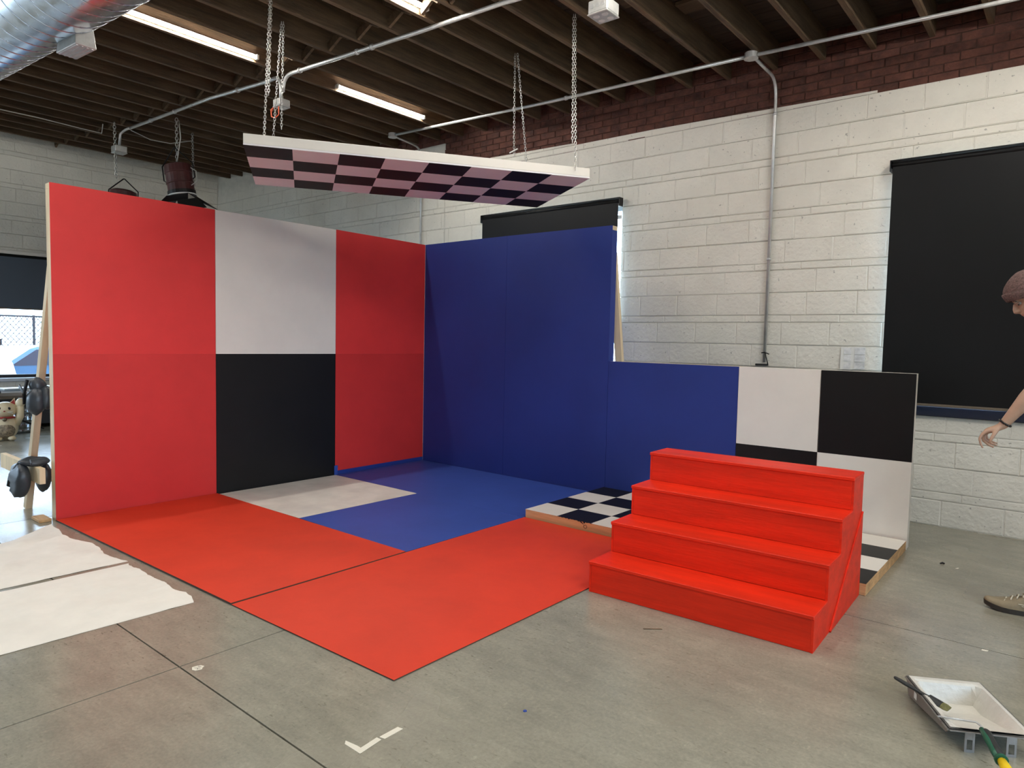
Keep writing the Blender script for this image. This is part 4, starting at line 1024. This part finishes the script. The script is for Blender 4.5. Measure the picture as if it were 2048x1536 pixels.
# neck, torso, arms, legs
body.sweep([hp(-.02, 0, -.06), (5.585, -.815, 1.545), (5.635, -.80, 1.475), (5.67, -.80, 1.40)], [.056, .056, .062, .09], seg=16)
body.sweep([(5.665, -.80, 1.455), (5.675, -.80, 1.37), (5.70, -.80, 1.22), (5.74, -.80, 1.08), (5.775, -.80, .95), (5.785, -.80, .88)], [.10, .165, .165, .145, .165, .15], [.07, .115, .11, .10, .115, .10], seg=20, side=(0, 1, 0))
LSh, LEl, LWr = Vector((5.672, -.985, 1.415)), Vector((5.572, -1.045, 1.215)), Vector((5.437, -1.050, 1.003))
body.sweep([(5.68, -.90, 1.43), LSh, LSh.lerp(LEl, .5), LEl, LEl.lerp(LWr, .3), LEl.lerp(LWr, .7), LWr], [.06, .060, .048, .043, .045, .034, .027], [.06, .060, .046, .041, .040, .029, .022], seg=16, side=(0, 1, 0))
RSh, REl, RWr = Vector((5.672, -.615, 1.415)), Vector((5.72, -.56, 1.14)), Vector((5.60, -.58, .92))
body.sweep([(5.68, -.70, 1.43), RSh, RSh.lerp(REl, .5), REl, REl.lerp(RWr, .3), RWr], [.06, .060, .048, .043, .045, .027], seg=14, side=(0, 1, 0))
legsL = [(5.780, -.885, .93), (5.73, -.885, .72), (5.675, -.875, .50), (5.655, -.872, .36), (5.632, -.872, .09)]
legsR = [(5.790, -.715, .93), (5.82, -.715, .72), (5.865, -.72, .48), (5.92, -.72, .34), (5.985, -.72, .10)]
for lg in (legsL, legsR): body.sweep(lg, [.095, .080, .058, .056, .040], seg=16)
# hands: palm + five fingers each, thumb leaving the side near its base
def finger(pts, r0): body.sweep(pts, [r0*1.05] + [r0*(1 - .10*k) for k in range(1, len(pts))], seg=10); body.ellipsoid(pts[-1], (r0*.72,)*3, 8, 6)
body.sweep([LWr + Vector((.012, 0, .018)), LWr, (5.405, -1.052, .985), (5.380, -1.052, .974), (5.366, -1.052, .966)], [.026, .026, .036, .041, .036], [.020, .019, .017, .016, .013], seg=16, side=(0, 1, 0))
finger([(5.372, -1.084, .972), (5.358, -1.086, .958), (5.347, -1.088, .932), (5.352, -1.088, .907), (5.362, -1.088, .888)], .0095)
finger([(5.372, -1.063, .970), (5.358, -1.064, .952), (5.360, -1.066, .922), (5.384, -1.068, .902), (5.404, -1.068, .893)], .0098)
finger([(5.374, -1.040, .968), (5.361, -1.040, .950), (5.366, -1.042, .922), (5.394, -1.044, .907), (5.416, -1.045, .900)], .0095)
finger([(5.378, -1.019, .966), (5.368, -1.018, .950), (5.373, -1.018, .928), (5.398, -1.022, .913), (5.417, -1.024, .908)], .0085)
finger([(5.418, -1.078, .985), (5.408, -1.094, .962), (5.398, -1.099, .938), (5.393, -1.096, .920)], .0110)
body.sweep([RWr + Vector((.01, 0, .02)), RWr, (5.588, -.58, .895), (5.580, -.58, .845)], [.027, .027, .038, .040], [.020, .020, .016, .014], seg=14, side=(1, 0, 0))
for k in range(4):
    xk = 5.548 + .021*k; finger([(xk, -.58, .850), (xk - .004, -.583, .815), (xk - .002, -.592, .788), (xk + .002, -.606, .770 + .004*abs(k - 1))], .009)
finger([(5.552, -.588, .895), (5.530, -.600, .868), (5.522, -.612, .840)], .0105)
remeshed('body', body, MT['skin'], pe, .0048, 5, .5)
for s in (-1, 1):
    e = MB().ellipsoid(hp(.0705, s*.031, .0005), (.0105, .0120, .0085), 14, 10).build('eye', MT['eyewhite'], pe, smooth=True)
    MB().ellipsoid(hp(.0790, s*.031, -.003), (.0030, .0060, .0050), 10, 8).build('iris', MT['hair'], e, smooth=True)
    MB().sweep([hp(.0780, s*.018, .0045), hp(.0815, s*.031, .0065), hp(.0735, s*.045, .002)], [.0035, .0058, .0035], seg=8).build('eyelid', MT['skin'], pe, smooth=True)
    MB().sweep([hp(.0795, s*.019, .0005), hp(.0835, s*.031, .0010), hp(.0740, s*.046, -.002)], [.0012, .0020, .0014], seg=5).build('eyelash', MT['hair'], pe, smooth=True)
    MB().sweep([hp(.0930, s*.014, .0135), hp(.0925, s*.026, .0195), hp(.0835, s*.045, .0185), hp(.074, s*.056, .013)], [.0018, .0032, .003, .0012], [.0012, .0016, .0014, .001], seg=6, side=tuple(HU)).build('eyebrow', MT['hair'], pe, smooth=True)
MB().sweep([hp(.090, -.022, -.0575), hp(.0985, -.008, -.0565), hp(.0985, .008, -.0565), hp(.090, .022, -.0575)], [.0012, .0022, .0022, .0012], seg=6).build('mouth_line', MT['lips'], pe, smooth=True)
# beanie
bd = MB(); vs = []; fs = []; nb = 96
brow = [(.034, 1.075, 0), (.052, 1.07, 0), (.072, 1.05, .0), (.092, .96, 0), (.112, .80, 0), (.130, .56, 0), (.142, .30, 0), (.148, .06, 0)]
for (u, sc, _) in brow:
    for k in range(nb):
        a = 2*PI*k/nb; rib = 1 + (.012 if k % 2 else -.006)*(1 if sc > .2 else 0)
        sl = .050*max(0, 1 - (u - .034)/.10); vs.append(hp(-.006 + .108*sc*rib*math.cos(a), .084*sc*rib*math.sin(a), u - .036*max(0, 1 - (u - .034)/.10) + sl*math.cos(a)))
for i in range(len(brow) - 1):
    for k in range(nb): fs.append((i*nb + k, i*nb + (k+1) % nb, (i+1)*nb + (k+1) % nb, (i+1)*nb + k))
fs.append(tuple((len(brow)-1)*nb + k for k in range(nb)))
bn2 = MB().add(vs, fs).build('beanie', MT['beanie'], pe, smooth=True)
vs = []; fs = []; cuff = [(.026, 1.07), (.024, 1.12), (.030, 1.145), (.050, 1.150), (.066, 1.14), (.072, 1.10), (.068, 1.06)]
for (u, sc) in cuff:
    for k in range(nb):
        a = 2*PI*k/nb; rib = 1 + (.008 if k % 2 else -.004)
        vs.append(hp(-.006 + .106*sc*rib*math.cos(a), .082*sc*rib*math.sin(a), u - .036 + .050*math.cos(a)))
for i in range(len(cuff) - 1):
    for k in range(nb): fs.append((i*nb + k, i*nb + (k+1) % nb, (i+1)*nb + (k+1) % nb, (i+1)*nb + k))
MB().add(vs, fs).build('cuff', MT['beanie'], bn2, smooth=True)
# clothes
sh = MB()
sh.sweep([(5.632, -.80, 1.492), (5.655, -.80, 1.45), (5.662, -.80, 1.37), (5.69, -.80, 1.22), (5.735, -.80, 1.06), (5.775, -.80, .90)], [.080, .155, .195, .185, .175, .195], [.070, .100, .148, .140, .130, .145], seg=24, side=(0, 1, 0))
sh.sweep([(5.68, -.88, 1.42), LSh, LSh.lerp(LEl, .55), LSh.lerp(LEl, .85)], [.080, .080, .073, .076], seg=18)
sh.sweep([(5.68, -.72, 1.42), RSh, RSh.lerp(REl, .55), RSh.lerp(REl, .8)], [.080, .080, .073, .076], seg=18)
remeshed('shirt', sh, MT['shirt'], pe, .012, 3)
ts = MB()
ts.sweep([(5.775, -.80, 1.00), (5.785, -.80, .86)], [.175, .180], [.125, .130], seg=22, side=(0, 1, 0))
for lg in (legsL, legsR):
    q = [Vector(p) for p in lg]; q[-1] = q[-2].lerp(q[-1], .62)
    ts.sweep(q, [.115, .105, .085, .082, .078], seg=18)
remeshed('trousers', ts, MT['trousers'], pe, .012, 3)
# bead bracelet
wr = LWr + Vector((.010, 0, .016)); axd = (LEl - LWr).normalized(); s1 = Vector((0, 1, 0)); s2 = axd.cross(s1)
m = MB()
for k in range(18):
    a = 2*PI*k/18; m.ellipsoid(wr + s1*(.0325*math.cos(a)) + s2*(.0275*math.sin(a)), (.0058,)*3, 8, 6)
m.build('bracelet', MT['bead'], pe, smooth=True)
# shoes
def shoe(heel, yaw, tilt=0.0):
    t = Matrix.Translation(heel) @ Matrix.Rotation(yaw, 4, 'Z') @ Matrix.Rotation(tilt, 4, 'Y')
    # local -x is forward, heel at x=0
    def outline(sc):
        L = .295; out = []
        for k in range(28):
            a = 2*PI*k/28; x = -L/2 + L/2*math.cos(a); wv = (.040 + .012*math.exp(-((x + .20)/.07)**2))*sc
            out.append((x*(1 if sc == 1 else 1), wv*math.sin(a)*(abs(math.sin(a))**-.25 if abs(math.sin(a)) > .01 else 1)))
        return out
    def lift(x): return .020*max(0, (-x - .19)/.105)**1.8
    ol = outline(1.0); n = len(ol)
    vs = [t @ Vector((x, y, .001 + lift(x))) for x, y in ol] + [t @ Vector((x*1.01 + .001, y*1.03, .026 + lift(x)*.9)) for x, y in ol]
    so = MB().add(vs, [tuple(range(n))[::-1], tuple(range(n, 2*n))] + [(i, (i+1) % n, n + (i+1) % n, n + i) for i in range(n)]).build('sole', MT['sole'], pe)
    vs = []; lv = [(0, 1.0, .98), (.25, 1.0, .98), (.5, .985, .92), (.75, .945, .78), (.92, .88, .62), (1, .80, .45)]
    def top(x): return .060 if x < -.22 else (.060 + (.105 - .060)*((x + .22)/.13) if x < -.09 else .105)
    fs = []
    for (h, sl, sw) in lv:
        for (x, y) in ol:
            xx = -.1475 + (x + .1475)*sl; zt = top(xx) - .010*max(0, (-xx - .20)/.08)
            vs.append(t @ Vector((xx, y*sw, .0265 + lift(xx)*.9 + (zt - .0265)*h)))
    for i in range(len(lv) - 1):
        for k in range(n): fs.append((i*n + k, i*n + (k+1) % n, (i+1)*n + (k+1) % n, (i+1)*n + k))
    fs.append(tuple((len(lv)-1)*n + k for k in range(n)))
    up = MB().add(vs, fs).build('shoe_upper', MT['suede'], pe, smooth=True)
    for k in range(5):
        x = -.205 + .026*k; z = top(x) + .006 + .004*k
        MB().sweep([t @ Vector((x, -.030, z - .012)), t @ Vector((x + .008, 0, z + .003)), t @ Vector((x, .030, z - .012))], .0035, seg=6).build('lace', MT['lace'], up, smooth=True)
    for k in range(3):
        for s in (-1, 1):
            x = -.125 + .014*k
            MB().sweep([t @ Vector((x - .02, s*.0475, .062 - .009*k)), t @ Vector((x + .035, s*.0455, .060 - .010*k))], .0016, seg=5).build('side_stripe', MT['lace'], up)
    MB().sweep([t @ Vector((-.075, 0, .10)), t @ Vector((-.062, 0, .128))], [.040, .043], seg=16).build('shoe_collar', MT['suede'], up)
shoe(Vector((5.690, -.872, 0)), math.radians(3))
shoe(Vector((6.05, -.72, .0)), math.radians(-4))
